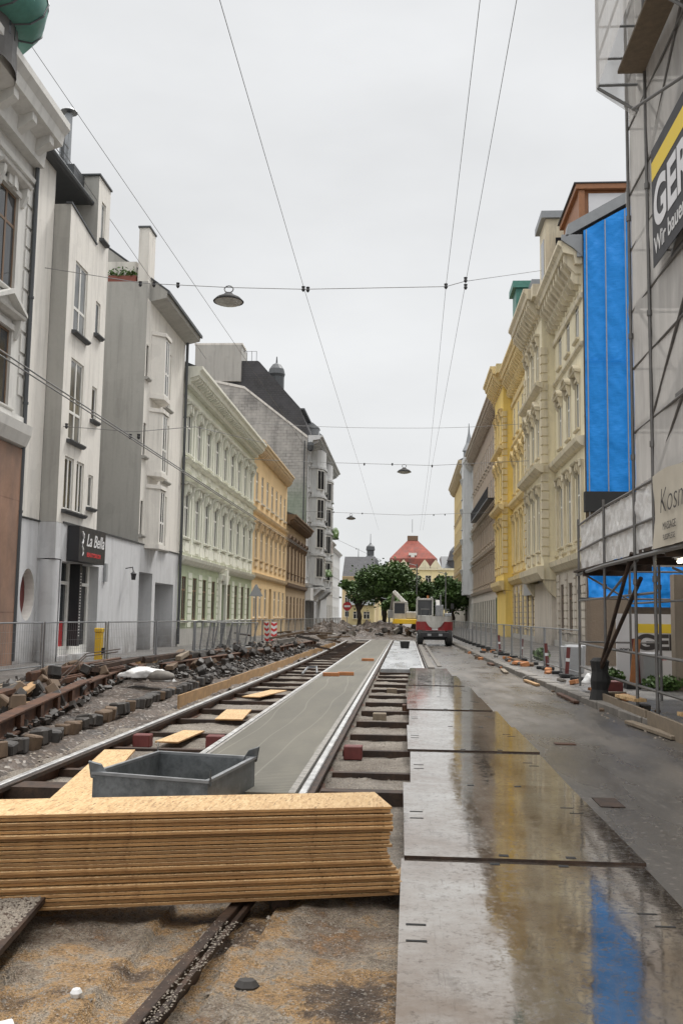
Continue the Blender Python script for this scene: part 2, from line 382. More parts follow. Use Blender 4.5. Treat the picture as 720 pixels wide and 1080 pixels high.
class Frame:
    def __init__(s, ox, oy, u, n): s.o = (ox, oy); s.u = u; s.n = n
    def p(s, u, z, d=0): return (s.o[0] + u * s.u[0] + d * s.n[0], s.o[1] + u * s.u[1] + d * s.n[1], z)
    def box(s, mb, u0, u1, z0, z1, d0, d1):
        mb.hexa([s.p(u0, z0, d0), s.p(u1, z0, d0), s.p(u1, z0, d1), s.p(u0, z0, d1), s.p(u0, z1, d0), s.p(u1, z1, d0), s.p(u1, z1, d1), s.p(u0, z1, d1)])
    def prism(s, mb, prof, u0, u1):   # prof: (d,z)
        a = [s.p(u0, z, d) for d, z in prof]; b = [s.p(u1, z, d) for d, z in prof]; n = len(prof)
        mb.poly(a); mb.poly(b[::-1])
        for i in range(n): mb.poly([a[i], a[(i + 1) % n], b[(i + 1) % n], b[i]])
    def vprism(s, mb, prof, z0, z1):  # prof: (u,d) extruded vertically
        a = [s.p(u, z0, d) for u, d in prof]; b = [s.p(u, z1, d) for u, d in prof]; n = len(prof)
        mb.poly(a); mb.poly(b[::-1])
        for i in range(n): mb.poly([a[i], a[(i + 1) % n], b[(i + 1) % n], b[i]])
    def wall(s, mb, u0, u1, z0, z1, holes, d=0, reveal=.22):
        us = sorted({u0, u1} | {h[0] for h in holes} | {h[1] for h in holes}); us = [u for u in us if u0 <= u <= u1]
        zs = sorted({z0, z1} | {h[2] for h in holes} | {h[3] for h in holes}); zs = [z for z in zs if z0 <= z <= z1]
        for j in range(len(zs) - 1):
            i = 0
            while i < len(us) - 1:
                uc = lambda k: (us[k] + us[k + 1]) / 2; zc = (zs[j] + zs[j + 1]) / 2
                inh = lambda k: any(h[0] < uc(k) < h[1] and h[2] < zc < h[3] for h in holes)
                if inh(i): i += 1; continue
                k = i
                while k + 1 < len(us) - 1 and not inh(k + 1): k += 1
                mb.poly([s.p(us[i], zs[j], d), s.p(us[k + 1], zs[j], d), s.p(us[k + 1], zs[j + 1], d), s.p(us[i], zs[j + 1], d)])
                i = k + 1
        for a, b, c, e in holes:
            for (ua, za, ub, zb) in ((a, c, b, c), (b, c, b, e), (b, e, a, e), (a, e, a, c)):
                mb.poly([s.p(ua, za, d), s.p(ub, zb, d), s.p(ub, zb, d - reveal), s.p(ua, za, d - reveal)])
def left(Y0, X=-10.): return Frame(X, Y0, (0, 1), (1, 0))
def right(Y0, X=8.): return Frame(X, Y0, (0, 1), (-1, 0))

def cornice(F, mb, u0, u1, z, h, out, brackets=0, bw=.18, bh=None):
    F.prism(mb, [(0.004, z - h), (out * .3, z - h), (out * .35, z - h * .62), (out * .8, z - h * .5), (out * .85, z - h * .28), (out, z - h * .15), (out, z), (0.004, z)], u0, u1)
    if brackets:
        n = max(1, int((u1 - u0) / brackets)); bh = bh or h * .9
        for i in range(n):
            u = u0 + (i + .5) * (u1 - u0) / n
            F.prism(mb, [(.004, z - h * .55 - bh), (out * .25, z - h * .55 - bh), (out * .72, z - h * .55 - bh * .35), (out * .72, z - h * .5), (.004, z - h * .5)], u - bw / 2, u + bw / 2)

def window_proto(F, w, h, frame, pane, trim, root, hood='none', mull=True, transom=.68, sill=True, jamb=.14, deep=.09, apron=0, arch=False):
    G = Frame(0, 0, F.u, F.n); f = MB(); hw = w / 2
    G.box(f, -hw, -hw + .07, 0, h, -deep, -deep + .045); G.box(f, hw - .07, hw, 0, h, -deep, -deep + .045)
    G.box(f, -hw + .07, hw - .07, h - .07, h, -deep, -deep + .045); G.box(f, -hw + .07, hw - .07, 0, .09, -deep, -deep + .045)
    if mull: G.box(f, -.045, .045, .09, h - .07, -deep + .002, -deep + .052)
    if transom:
        G.box(f, -hw + .07, -.045 if mull else hw - .07, h * transom - .04, h * transom + .04, -deep + .004, -deep + .05)
        if mull: G.box(f, .045, hw - .07, h * transom - .04, h * transom + .04, -deep + .004, -deep + .05)
    o = f.build('window', frame, root, (0, 0, 0))
    p = MB(); p.poly([G.p(-hw + .05, .05, -deep + .036), G.p(hw - .05, .05, -deep + .036), G.p(hw - .05, h - .05, -deep + .036), G.p(-hw + .05, h - .05, -deep + .036)])
    p.build('pane', pane, o, (0, 0, 0))
    if hood != 'none' or sill:
        s = MB()
        if sill: G.prism(s, [(-.02, -.10), (.08, -.10), (.15, -.04), (.15, .0), (-.02, .015)], -hw - .12, hw + .12)
        if hood != 'none':
            G.box(s, -hw - jamb, -hw, .02, h, .004, .035); G.box(s, hw, hw + jamb, .02, h, .004, .035)
            G.box(s, -hw - jamb, hw + jamb, h + .001, h + .16, .004, .08)
            if arch:
                for sg in (-1, 1): G.vprism  # spandrels
        W = hw + jamb + .12
        if hood in ('flat', 'ped', 'seg', 'flatorn'):
            for sg in (-1, 1):
                G.prism(s, [(.004, h - .25), (.10, h - .2), (.22, h + .1), (.24, h + .3), (.004, h + .3)], sg * (W - .17) - .07, sg * (W - .17) + .07)
            G.prism(s, [(.004, h + .3), (.12, h + .3), (.27, h + .36), (.30, h + .42), (.004, h + .46)], -W, W)
            if hood == 'flatorn':
                G.box(s, -hw * .5, hw * .5, h + .05, h + .29, .08, .14); G.prism(s, [(.08, h), (.2, h + .02), (.2, h + .4), (.08, h + .4)], -.08, .08)
        if hood == 'ped':
            for sg in (-1, 1):
                a = [G.p(sg * W, h + .42, .0), G.p(0, h + .82, .0), G.p(0, h + .95, .0), G.p(sg * W, h + .52, .0)]
                b = [G.p(sg * W, h + .42, .32), G.p(0, h + .82, .32), G.p(0, h + .95, .32), G.p(sg * W, h + .52, .32)]
                s.hexa(a + b)
            s.hexa([G.p(-W + .1, h + .46, .1), G.p(W - .1, h + .46, .1), G.p(.02, h + .84, .1), G.p(-.02, h + .84, .1), G.p(-W + .1, h + .46, 0), G.p(W - .1, h + .46, 0), G.p(.02, h + .84, 0), G.p(-.02, h + .84, 0)])
        if hood == 'seg':
            N = 8
            for i in range(N):
                a0, a1 = (PI * (.12 + .76 * i / N)), (PI * (.12 + .76 * (i + 1) / N)); k = W / math.cos(.12 * PI)
                q = lambda a, r, d: G.p(-math.cos(a) * k * r, h + .25 + math.sin(a) * k * .62 * r, d)
                s.hexa([q(a0, .84, .004), q(a1, .84, .004), q(a1, 1, .004), q(a0, 1, .004), q(a0, .84, .3), q(a1, .84, .3), q(a1, 1, .34), q(a0, 1, .34)])
            G.prism(s, [(.05, h + .4), (.2, h + .45), (.25, h + .75), (.05, h + .8)], -.12, .12)
        if apron:
            G.box(s, -hw - .08, hw + .08, -.14 - apron, -.14, .004, .05); G.box(s, -hw + .1, hw - .1, -.06 - apron, -.24, .05, .09)
        s.build('surround', trim, o, (0, 0, 0))
    return o
def place_windows(F, root, proto, cs, z, d=0, first=True):
    b = WLOC[root.name]
    for i, u in enumerate(cs):
        P = F.p(u, z, d); L = (P[0] - b[0], P[1] - b[1], P[2] - b[2])
        if i == 0 and first: proto.location = L
        else: dup(proto, root, L)

def body(F, U, depth, H, mat, root, roofmat, rise=3.0, ov=.1, name='side_wall', z0=0):
    b = MB(); F.box(b, .02, U - .02, z0, H, -depth, -.28); o = b.build(name, mat, root)
    r = MB(); F.prism(r, [(ov, H + .01), (-depth / 2, H + rise), (-depth, H + .01)], .03, U - .03); r.build('roof', roofmat, root)
def downpipe(F, root, u, z0, z1, d=.16, mat=None):
    b = MB(); b.tube([F.p(u, z0, d), F.p(u, z1, d)], .065, 8)
    for k in range(int((z1 - z0) / 3)): b.tube([F.p(u, z0 + 1 + k * 3, d), F.p(u, z0 + 1.06 + k * 3, d)], .085, 8)
    b.build('downpipe', mat or M['zinc_dark'], root)
def text(s, size, loc, xdir, ydir, mat, name, parent, extrude=.004, shear=0, bold=0, sx=1):
    cu = bpy.data.curves.new(name, 'FONT'); cu.body = s; cu.size = size; cu.extrude = extrude; cu.shear = shear; cu.offset = bold
    ob = bpy.data.objects.new('tmp', cu); COL.objects.link(ob)
    dg = bpy.context.evaluated_depsgraph_get(); me = bpy.data.meshes.new_from_object(ob.evaluated_get(dg))
    bpy.data.objects.remove(ob); me.name = name; me.materials.clear(); me.materials.append(mat)
    x = Vector(xdir).normalized() * sx; y = Vector(ydir).normalized(); z = x.cross(y).normalized()
    m = Matrix(((x[0], y[0], z[0]), (x[1], y[1], z[1]), (x[2], y[2], z[2])))
    b = WLOC[parent.name]
    for v in me.vertices: v.co = m @ v.co + Vector(loc) - Vector(b)
    o = bpy.data.objects.new(name, me); COL.objects.link(o); o.parent = parent; KIDS.setdefault(parent.name, []).append(o)
    WLOC[o.name] = b; return o

# ------------------------------------------------------------------ ground and surfaces
def kerb_x(y):
    P = [(-5, 3.95), (10, 3.85), (13, 3.68), (17.5, 3.40), (30, 3.05), (54, 2.70), (80, 2.6), (130, 2.5)]
    for (a, b), (c, d) in zip(P, P[1:]):
        if y <= c: return b + (d - b) * (y - a) / (c - a)
    return 2.5
g = MB()
xs = [-700, -250, -60, -7.6, -6.9, -4.5, -4.38, .56, .64, 60, 250, 700]; ys = [-250, -20, 0, 20, 40, 61.9, 62.1, 120, 250, 700]
def gh(x, y): return -.42 if (-4.4 < x < .6 and y < 62) else (-.25 if (-7 < x < .6 and y < 62) else -.03)
for j in range(len(ys)):
    for i in range(len(xs)): g.v.append((xs[i], ys[j], gh(xs[i], ys[j])))
for j in range(len(ys) - 1):
    for i in range(len(xs) - 1):
        a = j * len(xs) + i; g.f.append((a, a + 1, a + 1 + len(xs), a + len(xs)))
tag(g.build('ground', M['ground'], loc=(0, 0, 0)), kind='structure')
def hgrid(x0, x1, y0, y1, dx, dy, fn):
    b = MB(); nx = int((x1 - x0) / dx) + 1; ny = int((y1 - y0) / dy) + 1
    for j in range(ny):
        for i in range(nx):
            x = x0 + (x1 - x0) * i / (nx - 1); y = y0 + (y1 - y0) * j / (ny - 1); b.v.append((x, y, fn(x, y)))
    for j in range(ny - 1):
        for i in range(nx - 1):
            a = j * nx + i; b.f.append((a, a + 1, a + 1 + nx, a + nx))
    return b
def nz(x, y, s=1, o=0): return noise.fractal(Vector((x * s, y * s, o)), 1.0, 2.0, 5)
tag(hgrid(-4.4, .56, 6.3, 62, .08, .12, lambda x, y: -.15 + .045 * nz(x, y, 1.1) + .012 * nz(x, y, 9, 3)).build('track_bed', M['gravel_bed'], loc=(0, 0, 0), smooth=True), kind='structure')
def fg(x, y):
    z = -.17 + .07 * nz(x, y, .8, 5) + .016 * nz(x, y, 8, 1)
    if x > -.9: z += .03
    if y > 4.7: z += .035 * min(1, (y - 4.7) / .5)
    if -.75 > x > -1.35: z -= .05
    return z
tag(hgrid(-4.4, .3, 1.5, 6.35, .03, .03, fg).build('foreground_dirt', M['dirt'], loc=(0, 0, 0), smooth=True), kind='structure')
tag(hgrid(-8.0, -3.84, 1, 62, .12, .15, lambda x, y: -.10 + .10 * nz(x, y, .9, 8) + (.12 if y > 34 else .0) * abs(nz(x, y, .5, 2)) - (.05 if x > -4.2 else 0)).build('trench_dirt', M['mud'], loc=(0, 0, 0), smooth=True), kind='structure')
a = MB(); N = 60
for i in range(N + 1):
    y = -5 + i * 100 / N; a.v += [(.62, y, 0), (kerb_x(y) - .12, y, 0)]
for i in range(N): a.f.append((2 * i, 2 * i + 1, 2 * i + 3, 2 * i + 2))
tag(a.build('roadway', M['asphalt'], loc=(0, 0, 0)), kind='structure')
a = MB()
for i in range(N + 1):
    y = -5 + i * 165 / N; a.v += [(kerb_x(y) + .15, y, .10), (8.0, y, .11), ]
for i in range(N): a.f.append((2 * i, 2 * i + 1, 2 * i + 3, 2 * i + 2))
a.box(8.0, 24, -5, 42.9, .02, .09)
tag(a.build('sidewalk_right', M['sidewalk'], loc=(0, 0, 0)), kind='structure')
def lkx(y): return -8.1 if y < 22 else (-8.1 + (y - 22) * .08 if y < 34 else -7.1)
a = MB()
for i in range(N + 1):
    y = -5 + i * 165 / N; a.v += [(-10.8, y, .105), (lkx(y), y, .10), (lkx(y), y, -.3)]
for i in range(N): a.f += [(3 * i, 3 * i + 1, 3 * i + 4, 3 * i + 3), (3 * i + 1, 3 * i + 2, 3 * i + 5, 3 * i + 4)]
tag(a.build('sidewalk_left', M['sidewalk'], loc=(0, 0, 0)), kind='structure')

# concrete between and beyond the tracks
a = MB(); a.box(-2.16, -1.02, 8.45, 62, -.24, 0.0)
tag(a.build('concrete_slab', M['slab'], loc=(0, 0, 0)), kind='structure')
a = MB(); a.box(-.74, .50, 28.4, 62, -.24, -.005)
tag(a.build('light_concrete_infill', M['slab_white'], loc=(0, 0, 0)), kind='structure')
a = MB(); a.box(.66, .86, 28.6, 60, -.1, .06); a.box(.98, 1.12, 30, 58, -.1, .035)
tag(a.build('kerb_strip', M['kerb'], loc=(0, 0, 0), bevel=.01), kind='structure')

# gravel (stuff)
gr = MB()
def stone(b, x, y, z, r):
    i = len(b.v); P = []
    for k in range(4):
        t = k * PI / 2 + R.random(); P.append((x + r * math.cos(t), y + r * math.sin(t), z + R.uniform(-.2, .2) * r))
    b.v += P + [(x + R.uniform(-.3, .3) * r, y, z + r * R.uniform(.5, .9))]
    for k in range(4): b.f.append((i + k, i + (k + 1) % 4, i + 4))
for k in range(30000):
    x = R.uniform(-3.0, .1); y = 3.0 + 2.4 * R.random()
    if nz(x, y, 1.1, 4) < .0 and R.random() < .8: continue
    stone(gr, x, y, fg(x, y) - .003, R.uniform(.003, .008) if R.random() < .93 else R.uniform(.008, .018))
for k in range(9000):
    x = R.uniform(-4.1, .1); y = 5.9 + 22 * R.random() ** 1.6
    stone(gr, x, y, -.15 + .045 * nz(x, y, 1.1) - .004, R.uniform(.008, .022))
for k in range(700):
    x = R.uniform(-4.35, -3.8); y = 5.5 + 18 * R.random(); stone(gr, x, y, -.13 + R.uniform(-.03, .02), R.uniform(.01, .03))
tag(gr.build('loose_gravel', M['gravel'], loc=(0, 0, 0)), 'loose grey gravel strewn over the excavated track bed', 'gravel', kind='stuff')
gr = MB()
for k in range(1500):
    y = 3.2 + 12 * R.random(); x = R.uniform(.05, 1.5) if R.random() < .75 else R.uniform(1.5, kerb_x(y) - .2)
    stone(gr, x, y, .026 if x < 1.48 else .001, R.uniform(.0015, .005))
for k in range(500):
    y = 9 + 40 * R.random(); x = kerb_x(y) + R.uniform(-.5, .6); stone(gr, x, y, .10 if x > kerb_x(y) + .15 else .003, R.uniform(.01, .035))
tag(gr.build('grit', M['gravel'], loc=(0, 0, 0)), 'fine grit scattered over the wet road and its kerb', 'grit', kind='stuff')

# right kerb stones
kb = None
for i in range(44):
    y = 9.5 + i * 1.25
    x0, x1 = kerb_x(y) + R.uniform(-.02, .02), kerb_x(y + 1.2)
    m = MB(); m.beam((x0, y, .045), (x1, y + 1.2 - R.random() * .06, .045 + R.uniform(-.02, .01)), .26, .16)
    tag(m.build('kerbstone', M['kerb'], bevel=.015), 'grey granite kerbstone laid along the right sidewalk edge', 'kerbstone', 'kerbstones along the right sidewalk')

# ------------------------------------------------------------------ rails and ties
def rail(x, y0, y1, label, wob=0, z=0):
    root = empty('grooved_rail', (x, y0, -.18 + z), label, 'rail')
    n = 14
    def run(prof, mat, nm):
        b = MB(); k = len(prof)
        for j in range(n + 1):
            y = y0 + (y1 - y0) * j / n; xo = wob * math.sin(PI * j / n)
            for dx, dz in prof: b.v.append((x + dx + xo, y, z + dz))
        for j in range(n):
            for i in range(k):
                q = (i + 1) % k; b.f.append((j * k + i, j * k + q, (j + 1) * k + q, (j + 1) * k + i))
        b.f.append(tuple(range(k))); b.f.append(tuple(n * k + i for i in range(k)))
        b.build(nm, mat, root)
    run([(-.05, -.05), (.02, -.05), (.02, -.006), (.012, 0), (-.04, 0), (-.05, -.008)], M['rail_head'], 'rail_head')
    run([(.0205, -.05), (.085, -.05), (.085, -.012), (.07, -.012), (.066, -.038), (.0205, -.038)], M['rust_dark'], 'guard_lip')
    run([(-.012, -.0505), (.03, -.0505), (.02, -.15), (.09, -.165), (.09, -.18), (-.09, -.18), (-.09, -.165), (-.006, -.15)], M['rust'], 'rail_foot')
    return root
rail(-3.72, 1.0, 62, 'leftmost tram rail with a shiny worn head', .25)
rail(-2.25, 8.9, 62, 'tram rail along the left edge of the concrete slab')
rail(-.88, 6.4, 62, 'tram rail along the right edge of the concrete slab')
rail(.56, 7.0, 62, 'tram rail at the right, mostly hidden under the steel plates', 0, -.03)
m = MB(); m.box(-1.017, -.955, 8.45, 62, -.15, .004)
tag(m.build('foam_strip', M['foam']), 'crumbly white foam strip between right rail and slab', 'foam strip')
m = MB(); m.box(-2.20, -2.163, 8.45, 62, -.15, .003)
tag(m.build('foam_strip', M['foam']), 'thin pale foam strip on the left edge of the slab', 'foam strip')
# ties
def tie(x0, x1, y, w=.09, big=False, mat='rust_dark', lab=''):
    m = MB(); h = .10
    z1 = -.085 if not big else -.03
    m.box(x0, x1, y, y + w, z1 - .012, z1); m.box(x0, x1, y, y + .012, z1 - h, z1 - .012); m.box(x0, x1, y + w - .012, y + w, z1 - h, z1 - .012)
    if big: m.box(x0, x1, y - .002, y + w + .002, z1 - .25, z1 - h)
    return tag(m.build('steel_tie', M[mat]), lab, 'steel tie', 'steel ties under the left track' if x0 < -3 else 'steel ties under the right track')
y = 10.15; i = 0
while y < 60:
    tie(-3.62, -2.3, y - .3 + R.uniform(-.05, .05), .11, lab='dark rusty cross tie between the rails left of the slab')
    if y < 28: tie(-.76, .35, y + R.uniform(-.05, .05), .10, lab='dark rusty cross tie between the slab and the steel plates')
    y += 1.62; i += 1
tie(-.76, .4, 8.75, .16, True, lab='thick gravel-dusted cross tie nearest the stack of boards')
tie(-3.62, -2.3, 8.55, .30, True, lab='thick black cross tie beside the galvanised crate')
for (x, y, c, l) in ((-3.35, 12.2, 'dark_red', 'dark red timber block against the left rail'), (-2.42, 12.25, 'dark_red', 'dark red timber block at the left slab edge'), (-.62, 11.6, 'dark_red', 'dark red timber block beside the right rail, before the second tie'),
                     (-.3, 21.2, 'wood_tie', 'orange-brown wood block farthest up the right track bed'), (-.42, 15.8, 'wood_tie', 'small brown wood block on the middle of the right track bed'), (.05, 17.4, 'rust', 'rusty block beside the steel plates')):
    m = MB(); m.box(x - .11, x + .11, y - .09, y + .09, -.16, .0 if c == 'dark_red' else -.03); tag(m.build('block', M[c], bevel=.01), l, 'block')
# OSB pieces
def board(c, L, W, rz, z, lab, name='osb_board', tilt=0, th=.018, group=None):
    m = MB(); m.obox((c[0], c[1], z), (L, W, th), Matrix.Rotation(rz, 3, 'Z') @ Matrix.Rotation(tilt, 3, 'X'))
    return tag(m.build(name, M['osb'], edge=M['osb_edge']), lab, 'board', group)
board((-2.97, 9.25), 3.0, .34, rad(99), .0, 'long narrow strip of particle board leaning toward the left rail')
board((-2.62, 9.6), 2.2, .2, rad(66), -.055, 'short strip of particle board behind the galvanised crate')
board((-2.75, 15.4), 1.5, .42, rad(94), -.065, 'bent light offcut of particle board on the left ties')
board((-2.95, 12.6), 1.2, .3, rad(86), -.07, 'muddy particle board offcut nearest the crate, on the left ties', )
board((-2.85, 19.5), 1.8, .36, rad(80), -.06, 'pale particle board offcut farther up the left track')
board((-1.2, 8.25), .9, .3, rad(4), -.04, 'dark brown board end at the near edge of the slab')
board((-.02, 5.92), .5, .16, rad(70), -.02, 'small splintered board scrap beside the stack end')
# formwork along the left rail
for i in range(14):
    y0 = 17.0 + i * 2.55
    m = MB(); m.beam((-4.05 + .0 * i, y0, -.07 + R.uniform(-.02, .02)), (-4.05 + .012 * (i + 1), y0 + 2.5, -.07 + R.uniform(-.02, .02)), .03, .28)
    tag(m.build('formwork_board', M['osb_dull']), 'orange particle board set on edge as formwork beside the left rail', 'board', 'formwork boards along the left rail')
# OSB stack
ax, ay = -.075, 5.66; th = 14.4; z0 = -.05; NB = 24
u = Vector((-math.cos(rad(th)), -math.sin(rad(th)), 0)); v = Vector((-math.sin(rad(th)), math.cos(rad(th)), 0))
for i in range(NB):
    t = .0158; L = 2.5; W = .46
    off = R.uniform(-.012, .012); out = (.055 * (1 - i / 8) + .02) if i < 8 else 0
    if i in (0, 1): out += .03
    if 10 < i < 13: off += .012
    c = Vector((ax, ay, 0)) + u * (L / 2 - out + off) + v * (W / 2 + R.uniform(-.016, .010))
    z = z0 + i * .0211 + t / 2 + (R.uniform(-.0022, .0022) if 0 < i < NB - 1 else 0)
    m = MB(); m.obox((c.x, c.y, z), (L, W, t), Matrix.Rotation(rad(th) + R.uniform(-.003, .003) + (.012 if i < 2 else 0), 3, 'Z') @ Matrix.Rotation(R.uniform(-.001, .001), 3, 'X'))
    lab = 'particle board in the middle of the tall foreground stack'; grp = 'particle boards stacked in the foreground'
    if i == NB - 1: lab = 'topmost particle board of the tall foreground stack'; grp = None
    if i == 0: lab = 'lowest particle board of the foreground stack, sticking out at the right'; grp = None
    o = tag(m.build('osb_board', M['osb'], edge=M['osb_edge'], bevel=.0015), lab, 'board', 'particle boards stacked in the foreground')
for (s_, l) in ((.62, 'right squared timber under the stack of boards'), (2.15, 'left squared timber under the stack of boards')):
    c = Vector((ax, ay, 0)) + u * s_
    m = MB(); m.beam((c.x + v.x * .12, c.y + v.y * .12, -.10), (c.x + v.x * .46, c.y + v.y * .46, -.10), .1, .10); tag(m.build('timber_bearer', M['rust_dark']), l, 'timber')
# foreground rail stub
root = empty('rail_stub', (-.95, 3.4, -.18), 'gravel-strewn rusty rail stub running out from under the board stack', 'rail')
m = MB(); m.beam((-1.13, 3.2, -.09), (-.93, 5.75, -.09), .06, .03); m.build('rail_head', M['rust_dark'], root, bevel=.004)
m = MB(); m.beam((-1.06, 3.2, -.095), (-.86, 5.75, -.095), .025, .03); m.build('guard_lip', M['rust_dark'], root)
m = MB(); m.beam((-1.11, 3.2, -.16), (-.91, 5.75, -.16), .02, .13); m.beam((-1.11, 3.2, -.22), (-.91, 5.75, -.22), .14, .02); m.build('rail_foot', M['rust_dark'], root)
gs = MB()
for k in range(700):
    y = R.uniform(3.4, 5.2); xo = -1.13 + (y - 3.2) * .0784; stone(gs, xo + R.uniform(-.03, .10), y, -.078, R.uniform(.003, .008))
o = gs.build('gravel_layer', M['gravel'], root); o['kind'] = 'stuff'
# small rubbish in front
m = MB(); m.lathe((-.70, 4.42, fg(-.7, 4.42) - .01), [(0, 0), (.05, .005), (.06, .02), (.04, .045), (0, .05)], 7, 1, .7); tag(m.build('stone', M['cobble']), 'dark flat stone right of the rail stub', 'stone')
m = MB(); z = fg(-1.42, 4.25); m.lathe((-1.42, 4.25, z), [(0, 0), (.02, .0), (.028, .02), (.018, .035), (0, .04)], 7); tag(m.build('crumpled_wrapper', M['plastic_bag']), 'small crumpled white wrapper on the dirt', 'wrapper')
m = MB(); z = fg(-1.66, 3.95); m.tube([(-1.68, 3.93, z + .035), (-1.60, 4.0, z + .035)], .036, 14); tag(m.build('cup_lid', M['white']), 'white plastic cup lying in the left foreground corner', 'cup')
root = empty('steel_offcut', (-2.2, 4.7, .0), 'gravel-covered steel plate corner in the left foreground', 'steel plate')
m = MB(); pts = [(-1.80, 5.28), (-1.66, 4.98), (-1.72, 3.9), (-3.4, 3.9), (-3.4, 5.28)]; pts = [(-1.93, 5.25), (-1.80, 4.2), (-2.1, 3.6), (-3.6, 3.6), (-3.6, 5.25)]
n = len(pts); m.poly([(x, y, -.01) for x, y in pts]); m.poly([(x, y, .02) for x, y in pts][::-1])
for i in range(n): (xa, ya), (xb, yb) = pts[i], pts[(i + 1) % n]; m.poly([(xa, ya, -.01), (xb, yb, -.01), (xb, yb, .02), (xa, ya, .02)])
m.build('plate', M['rust_dark'], root)
gr = MB()
for k in range(5000):
    y = R.uniform(4.5, 5.24); x = R.uniform(-2.9, -1.945 + (5.25 - y) * .11); stone(gr, x, y, .019, R.uniform(.006, .014))
o = gr.build('gravel_layer', M['gravel'], root); o['kind'] = 'stuff'
m = MB(); m.box(-2.35, -2.0, 4.28, 4.31, .0205, .023); m.build('slot', M['black'], root)

# galvanised crate
root = empty('steel_crate', (-1.88, 8.1, -.12), 'open grey galvanised steel crate with perforated floor and corner ears', 'crate')
C4 = [(-2.52, 7.72), (-1.52, 7.45), (-1.36, 8.75), (-2.30, 8.95)]; zb, zt = -.14, .24
cx = sum(p[0] for p in C4) / 4; cy = sum(p[1] for p in C4) / 4
inn = [(cx + (x - cx) * .95, cy + (y - cy) * .96) for x, y in C4]; rim = [(cx + (x - cx) * 1.025, cy + (y - cy) * 1.02) for x, y in C4]
for i in range(4):
    a, b, c, d = C4[i], C4[(i + 1) % 4], inn[(i + 1) % 4], inn[i]
    m = MB(); m.hexa([(*a, zb), (*b, zb), (*c, zb), (*d, zb), (*a, zt), (*b, zt), (*c, zt), (*d, zt)]); m.build('side_wall', M['box_steel'], root)
m = MB()
for i in range(4):
    a, b, c, d = rim[i], rim[(i + 1) % 4], inn[(i + 1) % 4], inn[i]
    m.hexa([(*a, zt), (*b, zt), (*c, zt), (*d, zt), (*a, zt + .022), (*b, zt + .022), (*c, zt + .022), (*d, zt + .022)])
m.build('rim', M['galv'], root)
m = MB(); m.hexa([(*p, zb + .01) for p in inn] + [(*p, zb + .03) for p in inn]); m.build('floor_panel', M['galv'], root)
m = MB()
for i in range(9):
    for j in range(7):
        s_, t_ = (i + 1) / 10, (j + 1) / 8
        x = (inn[0][0] * (1 - s_) + inn[1][0] * s_) * (1 - t_) + (inn[3][0] * (1 - s_) + inn[2][0] * s_) * t_
        y = (inn[0][1] * (1 - s_) + inn[1][1] * s_) * (1 - t_) + (inn[3][1] * (1 - s_) + inn[2][1] * s_) * t_
        m.tube([(x, y, zb + .0301), (x, y, zb + .033)], .02, 6)
m.build('perforation', M['black'], root)
for i, (x, y) in enumerate(C4):
    dx, dy = (cx - x), (cy - y); k = math.hypot(dx, dy); dx /= k; dy /= k
    m = MB(); m.hexa([(x - dx * .02, y - dy * .02, zt - .03), (x + dx * .1 + dy * .08, y + dy * .02, zt - .03), (x + dx * .1 + dy * .08, y + dy * .02 + .03, zt - .03), (x - dx * .02, y - dy * .02 + .03, zt - .03),
                      (x - dx * .05, y - dy * .03, zt + .11), (x + dx * .05 + dy * .03, y + dy * .02, zt + .08), (x + dx * .05 + dy * .03, y + dy * .02 + .03, zt + .08), (x - dx * .05, y - dy * .03 + .03, zt + .11)])
    m.build('corner_ear', M['box_steel'], root, bevel=.006)
for k, (a, b) in enumerate(((0, 1), (1, 2))):
    for s_ in (.1, .9):
        x = C4[a][0] * (1 - s_) + C4[b][0] * s_; y = C4[a][1] * (1 - s_) + C4[b][1] * s_
        m = MB(); m.box(x - .05, x + .05, y - .03, y + .05, zb - .1, zb); m.build('foot', M['galv_dark'], root)

